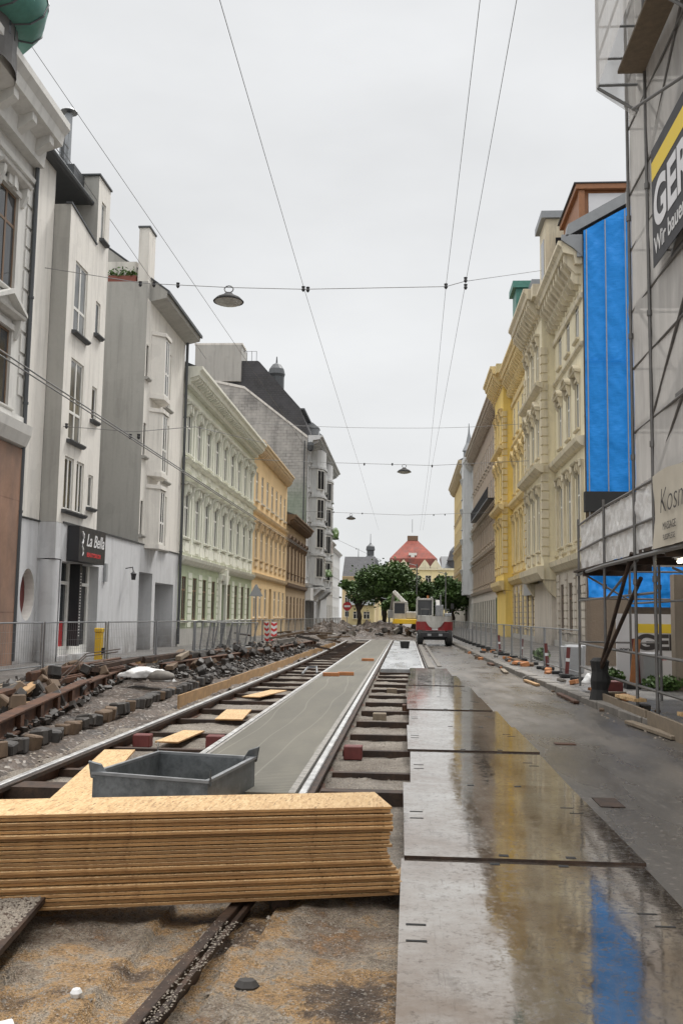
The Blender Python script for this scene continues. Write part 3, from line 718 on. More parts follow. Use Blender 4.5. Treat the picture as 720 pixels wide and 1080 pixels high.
# steel plates over the right track
pb = [.9, 3.55, 6.22, 8.87, 11.1, 13.5, 15.9, 18.4, 21.4, 24.9, 28.6]
plabs = ['wet steel road plate nearest the camera', 'large wet steel road plate filling the lower right corner', 'second steel road plate, beside the end of the board stack', 'third steel road plate from the front', 'fourth steel road plate from the front', 'fifth steel road plate from the front', 'sixth steel road plate from the front', 'seventh steel road plate from the front', 'second farthest steel road plate', 'farthest steel road plate next to the light concrete']
for i in range(10):
    y0, y1 = pb[i], pb[i + 1] - .012 + [0, 0, .03, 0, .03, 0, .03, 0, .02, 0][i]
    xl = [-.06, -.03, 0.0, .05, .03, .05, .03, .0, .06, .12][i]; xr = [1.5, 1.47, 1.5, 1.50, 1.52, 1.48, 1.42, 1.40, 1.30, 1.2][i]
    rt = [0, .004, -.006, .004, -.003, .006, -.004, .004, .002, 0][i]; zb = .003 + [0, .004, .020, .003, .018, .002, .016, .003, .014, .002][i]
    root = empty('steel_road_plate', ((xl + xr) / 2, y0, zb), plabs[i], 'road plate', 'steel road plates over the right track')
    m = MB(); sk = rt * (y1 - y0)
    sh = .022
    m.hexa([(xl, y0, zb), (xr, y0 + rt, zb), (xr + sk, y1 + rt, zb), (xl + sk, y1, zb), (xl, y0, zb + sh), (xr, y0 + rt, zb + sh), (xr + sk, y1 + rt, zb + sh), (xl + sk, y1, zb + sh)])
    m.build('plate', M['plate'], root, edge=M['rust_dark'])
    zt_ = zb + sh + .001
    def slot(x, y, w, d):
        m = MB(); m.box(x, x + w, y, y + d, zt_ - .001, zt_ + .0012); m.build('slot', M['black_rubber'], root)
    ym = y0 + (y1 - y0) * .42
    slot(xl + .04, ym, .10, .022); slot(xl + .04, ym + .24, .10, .022); slot(xr - .26, ym + .55, .10, .018); slot(xr - .22, ym + .35, .10, .018)
    slot(xl + .56, y1 - .09, .06, .045); slot(xl + .98, y1 - .09, .06, .045)
    if i: slot(xl + .60, y0 + .05, .06, .045); slot(xl + 1.02, y0 + .05, .06, .045)
m = MB(); m.hexa([(2.0, 5.6, .004), (2.5, 5.4, .004), (2.6, 6.35, .004), (1.98, 6.4, .004), (2.0, 5.6, .03), (2.5, 5.4, .03), (2.6, 6.35, .03), (1.98, 6.4, .03)])
tag(m.build('wooden_sheet', M['wood_tie'], bevel=.003), 'brown sheet lying on the road at the right edge', 'sheet')
m = MB(); m.box(1.85, 2.1, 12.1, 12.25, .002, .012); tag(m.build('rusty_cover', M['rust']), 'small rusty plate set in the road beside the third plate', 'cover')
m = MB(); m.box(1.62, 1.82, 8.2, 8.6, .002, .008); tag(m.build('drain_grate', M['rust_dark']), 'dark drain grate in the road beside the second plate', 'drain')

# ------------------------------------------------------------------ cobbles, beams, debris
def sett_proto(kind, mat):
    m = MB(); s = [.09, .085, .08][kind]
    m.box(-s, s, -s * .95, s * .95, 0, s * 1.9)
    rr = random.Random(kind + 3); m.v = [(x + rr.uniform(-.012, .012), y + rr.uniform(-.012, .012), z + rr.uniform(-.012, .012)) for x, y, z in m.v]
    return m.build('granite_sett', mat, loc=(0, 0, 0), bevel=.018)
protos = [sett_proto(k % 3, [M['cobble'], M['cobble_b'], M['cobble_d']][k // 3]) for k in range(9)]
used = set()
def sett(x, y, z, rot, lab, grp, k=None, scale=1):
    k = R.randrange(9) if k is None else k; p = protos[k]
    o = p if k not in used else p.copy()
    if k in used: COL.objects.link(o)
    used.add(k); o.location = (x, y, z); o.rotation_euler = rot; o.scale = (scale,) * 3; tag(o, lab, 'paving stone', grp)
for i in range(62):
    y = 8.0 + i * .235; sett(-4.42 + R.uniform(-.04, .04) - .004 * i, y, -.09 + R.uniform(-.02, .03), (R.uniform(-.15, .15), R.uniform(-.15, .15), R.uniform(-.4, .4)), 'dark granite sett standing in the row along the trench edge', 'setts in a row along the trench edge')
def bx(y): return -4.75 - (y - 10.5) * .168       # line of the rusty beam
for i in range(112):
    y = R.uniform(9.0, 22); x = bx(y) - R.uniform(.05, 1.5); z = R.uniform(.0, .32) * (1 - abs(x - bx(y) + .6) / 1.2)
    sett(x, y, max(0, z) + .05, (R.uniform(-1, 1), R.uniform(-1, 1), R.uniform(0, 3)), 'loose granite sett in the heap behind the rusty beam', 'loose setts heaped behind the rusty beam', R.choice([0, 1, 4, 6, 7, 3, 5, 8, 3]), R.uniform(.7, 1.3))
for i in range(118):
    y = R.uniform(22.5, 48); x = R.uniform(-6.9, -4.6); z = R.uniform(0, .28)
    sett(x, y, z, (R.uniform(-1, 1), R.uniform(-1, 1), R.uniform(0, 3)), 'tarred sett in the heap farther along the left trench', 'setts heaped farther along the left trench', R.choice([6, 7, 8, 6, 7, 8, 0, 3]), R.uniform(.6, 1.25))
def hbeam(p, q, h, lab, mat='rust', name='steel_beam'):
    p = Vector(p); q = Vector(q); m = MB(); m.beam(p, q, .05, h - .05); up = Vector((0, 0, h / 2 - .0125))
    m.beam(p + up, q + up, .20, .025); m.beam(p - up, q - up, .22, .025)
    n = int((q - p).length / 1.2)
    for k in range(n):
        c = p + (q - p) * ((k + .5) / n); d = (q - p).normalized() * .1; x = d.cross(Vector((0, 0, 1))).normalized() * .06; m.beam(c + x - d, c + x + d, .06, h - .08)
    return tag(m.build(name, M[mat]), lab, 'beam')
hbeam((bx(8), 8, .10), (bx(17.6), 17.6, .16), .26, 'long rusty steel beam lying in front of the loose setts')
hbeam((bx(17.9) - .1, 17.9, .10), (bx(25), 25, .08), .22, 'second rusty steel beam, behind the first along the trench')
hbeam((-6.3, 24.5, .1), (-5.3, 37, .1), .28, 'rusty steel beam beside the orange formwork boards')
hbeam((-5.2, 37.5, .12), (-4.7, 50, .12), .25, 'far rusty beam at the foot of the debris heap')
m = MB(); m.beam((-6.9, 26, .24), (-6.2, 38, .24), .07, .06); m.beam((-6.9, 26, .17), (-6.2, 38, .17), .02, .1); tag(m.build('old_rail', M['rail_head']), 'old rail with shiny head laid on the debris by the fence', 'rail')
m = MB(); m.beam((-7.4, 19.2, .2), (-7.0, 22.0, .24), .14, .1); tag(m.build('painted_beam', M['red'], bevel=.01), 'bright red painted beam lying by the fence', 'beam')
m = MB(); m.beam((-7.7, 15.5, .1), (-7.4, 19, .16), .14, .08); m.beam((-7.3, 16, .12), (-7.2, 20.5, .2), .1, .07); tag(m.build('timber_pile', M['wood_tie']), 'two weathered timbers lying along the left fence', 'timber')
# long rods
for i, lab in enumerate(('thin bent steel rod sticking out of the setts', 'second thin steel rod crossing the setts heap')):
    m = MB(); x = -6.3 - i * .4; m.tube([(x, 17 + i, .2), (x + .2, 18 + i * 1.2, .7), (x + .5, 19 + i * 1.5, .75)], .012, 5); tag(m.build('steel_rod', M['rust_dark']), lab, 'rod')
fr = MB()
def frag(x, y, z, r_):
    i0 = len(fr.v); rt_ = Matrix.Rotation(R.uniform(0, 3), 3, Vector((R.random(), R.random(), 1)))
    fr.obox((x, y, z), (r_ * R.uniform(.6, 1.6), r_ * R.uniform(.5, 1.1), r_ * R.uniform(.4, 1)), rt_)
for k in range(2600):
    y = 8 + 42 * R.random() ** 1.2
    if y < 22: x = bx(y) - R.uniform(-.25, 1.8)
    else: x = R.uniform(-7.0, -4.3)
    frag(x, y, .02 + .14 * R.random() * (1 if x < bx(min(y, 25)) else .2), R.uniform(.03, .11))
tag(fr.build('broken_stone_fragments', M['cobble_d'], loc=(-5, 20, 0)), 'brown broken stone and soil fragments between the setts in the trench', 'rubble', kind='stuff')
for i in range(11):
    y = 10.5 + (i * 3.3) % 27; L_ = R.uniform(3.0, 6.5); x = (bx(y) if y < 22 else -5.9) - R.uniform(.25, 1.2); x2 = (bx(y + L_) if y + L_ < 22 else -5.9) - R.uniform(.25, 1.2); z = R.uniform(.14, .36)
    m = MB(); w_ = R.uniform(.1, .2); m.beam((x, y, z), (x2, y + L_, z + R.uniform(-.05, .08)), w_, R.uniform(.09, .16)); m.beam((x, y, z + .075), (x2, y + L_, z + .09), w_ * .55, .04)
    tag(m.build('old_sleeper', M[['rust_dark', 'cobble_d', 'rust', 'rust_dark'][i % 4]], bevel=.008), 'long dark old rail or sleeper stacked along the left trench', 'sleeper', 'old rails and sleepers stacked along the left trench')
# pale timbers and flat pieces lying along the trench
for i in range(26):
    y = R.uniform(11, 34); x = (bx(y) if y < 22 else -5.6) - R.uniform(.2, 1.3); L_ = R.uniform(.6, 2.2); a_ = rad(100 + R.uniform(-22, 22)); z = R.uniform(.12, .34)
    m = MB(); m.beam((x, y, z), (x + L_ * math.cos(a_), y + L_ * math.sin(a_), z + R.uniform(-.06, .1)), R.uniform(.07, .2), R.uniform(.04, .12))
    tag(m.build('trench_timber', M[['wood_tie', 'rust', 'rust_dark', 'osb_dull', 'cobble_b', 'rust'][i % 6]]), 'old timber or steel piece thrown among the setts of the trench', 'timber', 'timbers thrown among the trench setts')
# white bag
def blob(name, c, s, mat, lab, cat, seed=0, amp=.35, sub=3, group=None):
    bm = bmesh.new(); bmesh.ops.create_icosphere(bm, subdivisions=sub, radius=1)
    for v_ in bm.verts:
        n_ = noise.fractal(v_.co * 1.6 + Vector((seed, 0, 0)), 1, 2, 4); v_.co *= 1 + amp * n_
        v_.co = Vector((v_.co.x * s[0], v_.co.y * s[1], max(v_.co.z, -.3) * s[2]))
    me = bpy.data.meshes.new(name); bm.to_mesh(me); bm.free(); me.materials.append(mat)
    for p_ in me.polygons: p_.use_smooth = True
    o = bpy.data.objects.new(name, me); COL.objects.link(o); o.location = c; WLOC[o.name] = c
    return tag(o, lab, cat, group)
blob('plastic_sack', (-5.75, 20.8, .18), (.5, .35, .14), M['plastic_bag'], 'crumpled white plastic sack lying at the end of the beam', 'sack', 4, .5)
blob('plastic_sack', (-5.35, 20.9, .10), (.26, .25, .2), M['plastic_bag'], 'smaller bulging white sack beside the crumpled one', 'sack', 9, .4)
blob('stone_block', (-5.2, 20.2, .18), (.3, .22, .16), M['kerb'], 'pale brown stone block in front of the white sacks', 'stone', 2, .2, 2)
# debris heaps further on
def heap(x0, x1, y0, y1, h, seed, name, lab, mat='mud'):
    def fn(x, y):
        a_ = min(x - x0, x1 - x) / ((x1 - x0) / 2); b_ = min(y - y0, y1 - y) / min(4, (y1 - y0) / 2)
        return -.1 + h * min(1, a_ * 1.4) * min(1, b_) * (.75 + .8 * nz(x, y, 1.4, seed)) + .1 * nz(x, y, 5, seed)
    b = hgrid(x0, x1, y0, y1, .22, .3, fn); o = b.build(name, M[mat], loc=((x0 + x1) / 2, (y0 + y1) / 2, -.1)); return tag(o, lab, 'heap')
heap(-7.0, -4.5, 38, 60, .55, 3, 'debris_heap', 'long dark debris heap beside the left rail')
heap(-7.6, -3.2, 58, 84, 1.0, 7, 'debris_heap', 'tall dark debris heap where the left rail ends')
heap(-5.5, 1.3, 64, 82, .55, 5, 'dirt_mound', 'brown dirt mound across the end of the slab')
heap(-6.5, 1.8, 84, 104, .9, 12, 'dirt_mound', 'farther dirt mound at the foot of the trees')
for i in range(38):
    y = R.uniform(40, 74); x = R.uniform(-6.8, -3.6); z = .35 + R.uniform(-.1, .35); a_ = R.uniform(0, 3); t_ = R.uniform(-.5, .5); L = R.uniform(.5, 1.6)
    m = MB(); m.beam((x, y, z), (x + L * math.cos(a_), y + L * math.sin(a_), z + L * t_ * .5), R.uniform(.06, .2), R.uniform(.05, .2))
    tag(m.build('scrap_piece', M[R.choice(['rust_dark', 'rust', 'cobble_d', 'rust_dark', 'kerb', 'cobble_b'])]), 'scrap beam or broken slab poking out of the debris heaps', 'scrap', 'scrap pieces in the debris heaps')
for i in range(26):
    y = R.uniform(64, 80); x = R.uniform(-4.5, 1.0); z = .35 + R.uniform(-.1, .25)
    m = MB(); m.obox((x, y, z), (R.uniform(.2, .6), R.uniform(.2, .5), R.uniform(.1, .35)), Matrix.Rotation(R.uniform(0, 3), 3, 'Z') @ Matrix.Rotation(R.uniform(-.5, .5), 3, 'X'))
    tag(m.build('concrete_chunk', M[R.choice(['kerb', 'cobble', 'cobble_b', 'rust_dark'])]), 'broken concrete chunk on the dirt mound past the slab', 'rubble', 'concrete chunks on the dirt mound')
m = MB(); m.lathe((-.05, 47, 0), [(0, 0), (.2, 0), (.24, .3), (.25, .33), (.22, .33), (.18, .05), (0, .05)], 14); tag(m.build('bucket', M['black_rubber']), 'black bucket standing on the light wet concrete', 'bucket')
for i, (x, y) in enumerate(((-1.9, 24.5), (-1.55, 24.9), (-1.3, 33))):
    m = MB(); m.obox((x, y, .045), (.42, .14, .09), Matrix.Rotation(R.uniform(-.3, .3), 3, 'Z')); tag(m.build('brick', M['pavebrown'], bevel=.008), ['orange brick on the slab, nearer of the pair', 'orange brick on the slab, farther of the pair', 'lone brick far up the concrete slab'][i], 'brick')
m = MB(); m.tube([(-2.75, 25.5, -.02), (-2.7, 26.4, .1), (-2.5, 26.9, .1), (-2.4, 26.0, -.02)], .03, 6); tag(m.build('grey_hose', M['galv']), 'pale bent hose loop lying on the left ties', 'hose')

# ------------------------------------------------------------------ fences
def fence_proto(w, h, wires, lab, grp):
    root = empty('mesh_fence', (0, 0, 0), lab, 'fence', grp)
    m = MB(); r = .02
    m.tube([(0, 0, .08), (0, 0, h)], r * 1.3); m.tube([(0, w, .08), (0, w, h)], r * 1.3); m.tube([(0, 0, h), (0, w, h)], r); m.tube([(0, 0, .18), (0, w, .18)], r)
    m.build('frame', M['galv'], root)
    m = MB(); n = int(w / wires)
    for i in range(1, n): m.beam((0, w * i / n, .19), (0, w * i / n, h - .01), .0035, .0035, (0, 1, 0))
    for k in range(4): m.beam((0.004, 0, .3 + (h - .5) * k / 3), (0.004, w, .3 + (h - .5) * k / 3), .004, .004)
    m.build('wire_mesh', M['galv'], root)
    m = MB(); m.box(-.22, .22, -.07, .07, 0, .09); m.build('foot', M['black_rubber'], root, bevel=.015)
    return root
FL = fence_proto(3.3, 1.18, .11, 'galvanised mesh fence panel along the left sidewalk', 'mesh fence panels along the left sidewalk')
def fxl(y): return -8.65 if y < 20 else (-8.65 + (y - 20) * .125 if y < 34 else -6.9)
y = 15.0; k = 0
while y < 98:
    x0, x1 = fxl(y), fxl(y + 3.35); a_ = -math.atan2(x1 - x0, 3.35)
    o = FL if k == 0 else dup(FL); o.location = (x0, y, .10); o.rotation_euler = (0, 0, a_)
    y += 3.42; k += 1
# stack of leaning fence panels
FS = fence_proto(2.2, 1.15, .10, 'spare mesh panel in the bundle leaning on the left fence', 'spare mesh panels bundled by the left fence')
for k in range(6):
    o = FS if k == 0 else dup(FS); o.location = (-7.25 + .13 * k, 32.2 + .5 * k, .1); o.rotation_euler = (0, rad(4 + 2 * k), rad(-6 - 2 * k))
FR = fence_proto(2.3, 1.18, .13, 'galvanised mesh fence panel along the right sidewalk', 'mesh fence panels along the right sidewalk')
y = 23.0; k = 0
while y < 92:
    x0 = kerb_x(y) + .85; x1 = kerb_x(y + 2.35) + .85
    o = FR if k == 0 else dup(FR); o.location = (x0, y, .10); o.rotation_euler = (0, 0, -math.atan2(x1 - x0, 2.35)); y += 2.42; k += 1
# yellow bollard
root = empty('yellow_bollard', (-8.15, 25.0, .1), 'yellow hydrant-like post by the shop door', 'post')
m = MB(); m.box(-8.24, -8.06, 24.92, 25.1, .1, 1.0); m.build('post', M['yellow'], root, bevel=.015)
m = MB(); m.box(-8.26, -8.04, 24.90, 25.12, 1.0, 1.12); m.build('cap', M['yellow'], root, bevel=.02)
m = MB(); m.box(-8.06, -7.99, 24.95, 25.06, .45, .6); m.build('nozzle', M['black'], root)
# warning beacons
def beacon(x, y, lab, s=1., rz=0, tilt=0):
    root = empty('warning_beacon', (x, y, .08), lab, 'beacon', None)
    m = MB(); m.box(x - .22, x + .22, y - .35, y + .35, .08, .18); m.build('foot', M['black_rubber'], root, bevel=.02)
    m = MB(); m.box(x - .14, x + .14, y - .015, y + .015, .2, 1.2); m.build('panel', M['white'], root)
    for side in (-1, 1):
        m = MB()
        for k in range(4):
            zz = .24 + k * .25; yy = y + side * .0165
            for sg in (-1, 1): m.poly([(x, yy, zz), (x + sg * .139, yy, zz + .08 * s), (x + sg * .139, yy, zz + .20 * s), (x, yy, zz + .12)][::1])
        m.build('stripe', M['sign_red'], root)
    root.rotation_euler = (tilt, 0, rz); return root
beacon(-6.1, 44, 'red and white chevron beacon on the left, nearer of the two', 1, .3); beacon(-6.6, 45.5, 'red and white chevron beacon on the left, farther of the two', 1, -.5, .1)
def slim(x, y, lab, tilt=0):
    root = empty('marker_post', (x, y, .1), lab, 'marker post')
    m = MB(); m.box(x - .045, x + .045, y - .015, y + .015, .2, .85); m.build('panel', M['dark_red'], root)
    m = MB(); m.box(x - .047, x + .047, y - .018, y + .018, .5, .58); m.build('stripe', M['light_text'], root)
    m = MB(); m.box(x - .16, x + .16, y - .2, y + .2, .1, .2); m.build('foot', M['black_rubber'], root, bevel=.02); root.rotation_euler = (0, tilt, 0)
for i, (x, y) in enumerate(((3.95, 24.0), (4.0, 27.4), (3.9, 33), (3.8, 39))): slim(x, y, ['nearest', 'second', 'third', 'farthest'][i] + ' red marker post leaning on the right mesh fence', .08 * (-1) ** i)
# triangular road sign back
root = empty('road_sign', (-7.6, 48, .1), 'grey back of a triangular road sign on a post by the left fence', 'road sign')
m = MB(); m.tube([(-7.6, 48, .1), (-7.6, 48, 3.0)], .035, 8); m.build('post', M['galv'], root)
m = MB(); m.hexa([(-7.95, 47.95, 2.45), (-7.25, 47.95, 2.45), (-7.56, 47.95, 3.05), (-7.64, 47.95, 3.05), (-7.95, 47.93, 2.45), (-7.25, 47.93, 2.45), (-7.56, 47.93, 3.05), (-7.64, 47.93, 3.05)]); m.build('sign_plate', M['grey_paint'], root)
root = empty('road_sign', (-8.2, 125, 0), 'round red no-entry sign in front of the far yellow house', 'road sign')
m = MB(); m.tube([(-7.4, 120, 0), (-7.4, 120, 3.3)], .05, 6); m.build('post', M['galv'], root)
m = MB(); m.tube([(-7.4, 119.94, 2.7), (-7.4, 119.9, 2.7)], .55, 20); m.build('disc', M['red'], root)
m = MB(); m.box(-7.78, -7.02, 119.87, 119.895, 2.58, 2.82); m.build('bar', M['white'], root)
#PART2
# ------------------------------------------------------------------ buildings, left side
def bld(name, F, label, cat='building'):
    P = F.p(0, 0, 0); return empty(name, P, label, cat)

# L1 white corner house with dome
F = left(13.0, -10.6); U = 12.0
root = bld('corner_house', F, 'ornate white corner house with green copper dome, at the far left edge')
rows = [(6.9, 9.0), (10.0, 12.7)]; cs = [2.2, 4.9, 7.6, 10.45]
m = MB(); F.wall(m, 0, U, 5.9, 15.0, [(c - .6, c + .6, a, b) for a, b in rows for c in cs]); m.build('wall', M['white_plaster'], root)
for (a, b), hd in zip(rows, ('ped', 'flatorn')):
    p = window_proto(F, 1.2, b - a, M['frame_brown'], M['pane_dark'], M['white_plaster'], root, hd, jamb=.2, apron=.5); place_windows(F, root, p, cs, a)
m = MB(); cornice(F, m, 0, U, 15.3, 1.3, 1.0, 1.15, .3, .5); m.build('cornice', M['white_plaster'], root)
m = MB(); F.prism(m, [(.004, 13.5), (.09, 13.5), (.12, 13.62), (.004, 13.7)], 0, U); F.prism(m, [(.004, 5.95), (.2, 6.0), (.32, 6.3), (.36, 6.55), (.004, 6.62)], 0, U); F.box(m, 0, U, 6.64, 6.8, .004, .12)
for k in range(10):
    for zz in (7.4,): F.box(m, U - .35, U - .004, zz + k * .6, zz + .5 + k * .6, .004, .04)
m.build('string_course', M['white_plaster'], root)
m = MB(); F.box(m, 0, U - .02, .1, 5.94, -.2, .12); m.build('hoarding', M['hoarding'], root)
m = MB(); F.box(m, .02, U - .02, 0, 15.2, -9, -.25); m.build('side_wall', M['white_plaster'], root)
m = MB(); F.prism(m, [(-.2, 15.32), (-2.5, 17.2), (-8, 17.4), (-9, 15.32)], .02, U - .3); m.build('roof', M['zinc'], root)
dc = F.p(7.9, 0, -.45)
m = MB(); m.lathe((dc[0], dc[1], 0), [(1.5, 14.6), (1.5, 15.75), (1.62, 15.8)], 28); o = m.build('dome_drum', M['frame_dark'], root)
for k in range(12):
    a_ = PI * (k + .5) / 6; pm = MB(); r_ = 1.462
    pm.obox((dc[0] + r_ * math.cos(a_), dc[1] + r_ * math.sin(a_), 15.5), (.03, .55, .4), Matrix.Rotation(a_, 3, 'Z')); pm.build('pane', M['pane_dark'], o)
m = MB(); prof = [(a_ * 1.02, b_ - .75) for a_, b_ in [(1.45, 16.38), (1.8, 16.5), (2.05, 16.85), (2.12, 17.3), (2.0, 17.9), (1.65, 18.5), (1.15, 19.1), (.6, 19.5), (.2, 19.8), (.12, 20.5), (0, 21.2)]]
m.lathe((dc[0], dc[1], 0), prof, 40); dome = m.build('dome', M['copper'], root, smooth=True)
m = MB()
for k in range(14):
    for sg in (-1, 1):
        pts = []
        for j, (r_, z_) in enumerate(prof[:9]):
            a_ = 2 * PI * k / 14 + sg * j * .10; pts.append((dc[0] + (r_ + .01) * math.cos(a_), dc[1] + (r_ + .01) * math.sin(a_), z_))
        if sg == 1: m.tube(pts, .028, 4)
for j in (3, 5): m.tube([(dc[0] + (prof[j][0] + .005) * math.cos(2 * PI * a / 30), dc[1] + (prof[j][0] + .005) * math.sin(2 * PI * a / 30), prof[j][1]) for a in range(31)], .012, 4)
m.build('seam', M['zinc_dark'], dome)
downpipe(F, root, U - .02, .2, 14.2, .12)

# L2 grey plaster house with shop
F = left(25.02, -10.0); root = bld('grey_house', F, 'grey plaster house with a beauty shop on its ground floor')
m = MB()
F.wall(m, 1.4, 4.93, 4.1, 13.2, [(2.0, 3.1, 9.9, 12.1), (2.0, 3.1, 6.6, 9.1), (1.85, 2.6, 4.5, 6.1), (2.85, 3.5, 4.5, 6.1), (3.95, 4.4, 10.4, 11.5), (3.95, 4.4, 7.6, 8.7), (3.95, 4.4, 4.8, 5.85)])
F.wall(m, 3.75, 4.93, 13.2, 15.6, [(4.1, 4.5, 13.6, 14.9)])
m.poly([F.p(1.4, 13.2), F.p(3.75, 13.2), F.p(3.75, 13.25), F.p(1.4, 13.6)])
m.build('wall', M['grey_plaster'], root)
m = MB(); F.box(m, 0, 1.38, 4.1, 14.6, -3, -.5); m.build('wall', M['grey_plaster'], root)
m = MB(); F.box(m, 1.41, 4.9, 4.15, 13.15, -3.0, -.24); m.poly([F.p(1.401, 4.1, 0), F.p(1.401, 4.1, -.5), F.p(1.401, 13.6, -.5), F.p(1.401, 13.6, 0)])
F.box(m, 3.76, 4.9, 13.2, 15.6, -1.6, -.24); m.poly([F.p(3.752, 13.2, 0), F.p(3.752, 13.2, -.24), F.p(3.752, 15.6, -.24), F.p(3.752, 15.6, 0)])
m.poly([F.p(4.925, 4.1, 0), F.p(4.925, 4.1, -3), F.p(4.925, 15.6, -3), F.p(4.925, 15.6, 0)]); F.box(m, 0.0, 4.9, 4.1, 12.0, -9, -3.01); F.box(m, 4.93, 9.7, 4.1, 12.0, -9, -4)
m.build('side_wall', M['grey_plaster_dark_shaded'], root)  # walls turned to the camera: their shade is put into the darker colour
m = MB(); F.box(m, 3.70, 4.97, 15.601, 15.66, -1.65, .05); m.build('parapet_cap', M['zinc_dark'], root); m = MB()
m.hexa([F.p(1.37, 13.6, -.15), F.p(3.74, 13.26, -.15), F.p(3.74, 13.26, .04), F.p(1.37, 13.6, .04), F.p(1.37, 13.66, -.15), F.p(3.74, 13.32, -.15), F.p(3.74, 13.32, .04), F.p(1.37, 13.66, .04)])
m.build('parapet_cap', M['zinc_dark'], root)
m = MB(); F.prism(m, [(-.25, 14.6), (-.25, 14.75), (-3, 17.0), (-9, 17.0), (-9, 14.6)], .02, 3.7); m.build('roof', M['zinc_dark'], root)
m = MB(); m.tube([F.p(.0, 14.66, -.2), F.p(3.7, 14.66, -.2)], .09, 8); m.build('gutter', M['zinc_dark'], root)
m = MB()
for u_ in (1.6, 2.2, 2.9): m.tube([F.p(u_, 15.0, -.75), F.p(u_, 16.6, -.75)], .02, 5)
for z_ in (15.6, 16.1, 16.6): m.tube([F.p(1.6, z_, -.75), F.p(2.9, z_, -.75)], .015, 5); m.tube([F.p(1.6, z_, -.75), F.p(1.6, z_, -2.2)], .015, 5)
m.build('roof_railing', M['galv'], root)
m = MB(); m.tube([F.p(3.45, 15.4, -1.0), F.p(3.45, 17.55, -1.0)], .12, 12); m.tube([F.p(3.45, 17.62, -1.0), F.p(3.45, 17.72, -1.0)], [.28, .2], 12); m.tube([F.p(3.45, 17.5, -1.0), F.p(3.45, 17.65, -1.0)], .05, 6); m.build('flue', M['galv'], root)
m = MB(); m.tube([F.p(3.0, 15.3, -1.0), F.p(3.0, 16.7, -1.0)], .08, 8); m.build('flue', M['zinc_dark'], root)
m = MB(); F.box(m, 2.8, 3.8, 15.2, 15.55, -1.5, -.5); m.build('roof_hatch', M['zinc_dark'], root)
for (u_, z_, w_, h_) in ((2.55, 9.9, 1.1, 2.2), (2.55, 6.6, 1.1, 2.5), (2.225, 4.5, .75, 1.6), (3.175, 4.5, .65, 1.6), (4.175, 10.4, .45, 1.1), (4.175, 7.6, .45, 1.1), (4.175, 4.8, .45, 1.05), (4.3, 13.6, .4, 1.3)):
    p = window_proto(F, w_, h_, M['frame_white'], M['pane'], M['zinc_dark'], root, 'none', w_ > .6, .35 if h_ > 2 else 0); place_windows(F, root, p, [u_], z_)
# ground floor
m = MB(); F.wall(m, 1.9, 9.76, .1, 4.1, [(1.98, 5.35, .25, 3.0)], 0, .5); m.build('ground_floor_wall', M['blue_plaster'], root)
# wall with round window
G = MB(); N = 28; cu, cz, ru, rz_ = .78, 2.0, .50, .72
u0, u1, z0, z1 = 0.0, 1.42, .1, 4.08
ring = [F.p(cu + ru * math.cos(2 * PI * k / N), cz + rz_ * math.sin(2 * PI * k / N), -.5) for k in range(N)]
def edgept(k):
    a_ = 2 * PI * k / N; dx, dz = math.cos(a_), math.sin(a_); t_ = 1e9
    for lim, c_, d_ in ((u1, cu, dx), (u0, cu, dx), (z1, cz, dz), (z0, cz, dz)):
        if abs(d_) > 1e-6:
            q = (lim - c_) / d_
            if q > 0: t_ = min(t_, q)
    return F.p(cu + dx * t_, cz + dz * t_, -.5)
for k in range(N): G.poly([ring[k], ring[(k + 1) % N], edgept(k + 1), edgept(k)])
for (a_, b_) in ((u0, z0), (u1, z0), (u1, z1), (u0, z1)):
    k0 = int((math.atan2(b_ - cz, a_ - cu) % (2 * PI)) / (2 * PI) * N); G.poly([edgept(k0), edgept(k0 + 1), F.p(a_, b_, -.5)])
G.build('ground_floor_wall', M['blue_plaster'], root)
m = MB(); inn_ = [F.p(cu + ru * math.cos(2 * PI * k / N), cz + rz_ * math.sin(2 * PI * k / N), -.78) for k in range(N)]
for k in range(N): m.poly([ring[k], ring[(k + 1) % N], inn_[(k + 1) % N], inn_[k]])
o = m.build('window', M['frame_white'], root); m = MB(); m.poly([(x, y, z) for x, y, z in inn_]); m.build('pane', M['dark_red'], o)
m = MB(); m.poly([F.p(1.421, .1, -.5), F.p(1.421, .1, -.3), F.p(1.421, 4.08, -.3), F.p(1.421, 4.08, -.5)]); c_ = F.p(1.66, 0, -.26); m.lathe((c_[0], c_[1], 0), [(.30, .1), (.30, 3.02)], 24); m.build('column', M['blue_plaster'], root, smooth=True)
m = MB(); F.box(m, 1.36, 1.96, 3.05, 4.09, -.6, .02); m.build('column_capital', M['blue_plaster'], root)
m = MB(); F.box(m, 0.01, 9.7, .05, 4.05, -9, -.8); m.build('core_wall', M['grey_plaster_dark_shaded'], root)
m = MB(); F.box(m, 1.9, 9.76, 4.102, 4.16, -9, .04); F.box(m, 0, 1.9, 4.102, 4.13, -3, -.46); m.build('ledge', M['zinc_dark'], root)
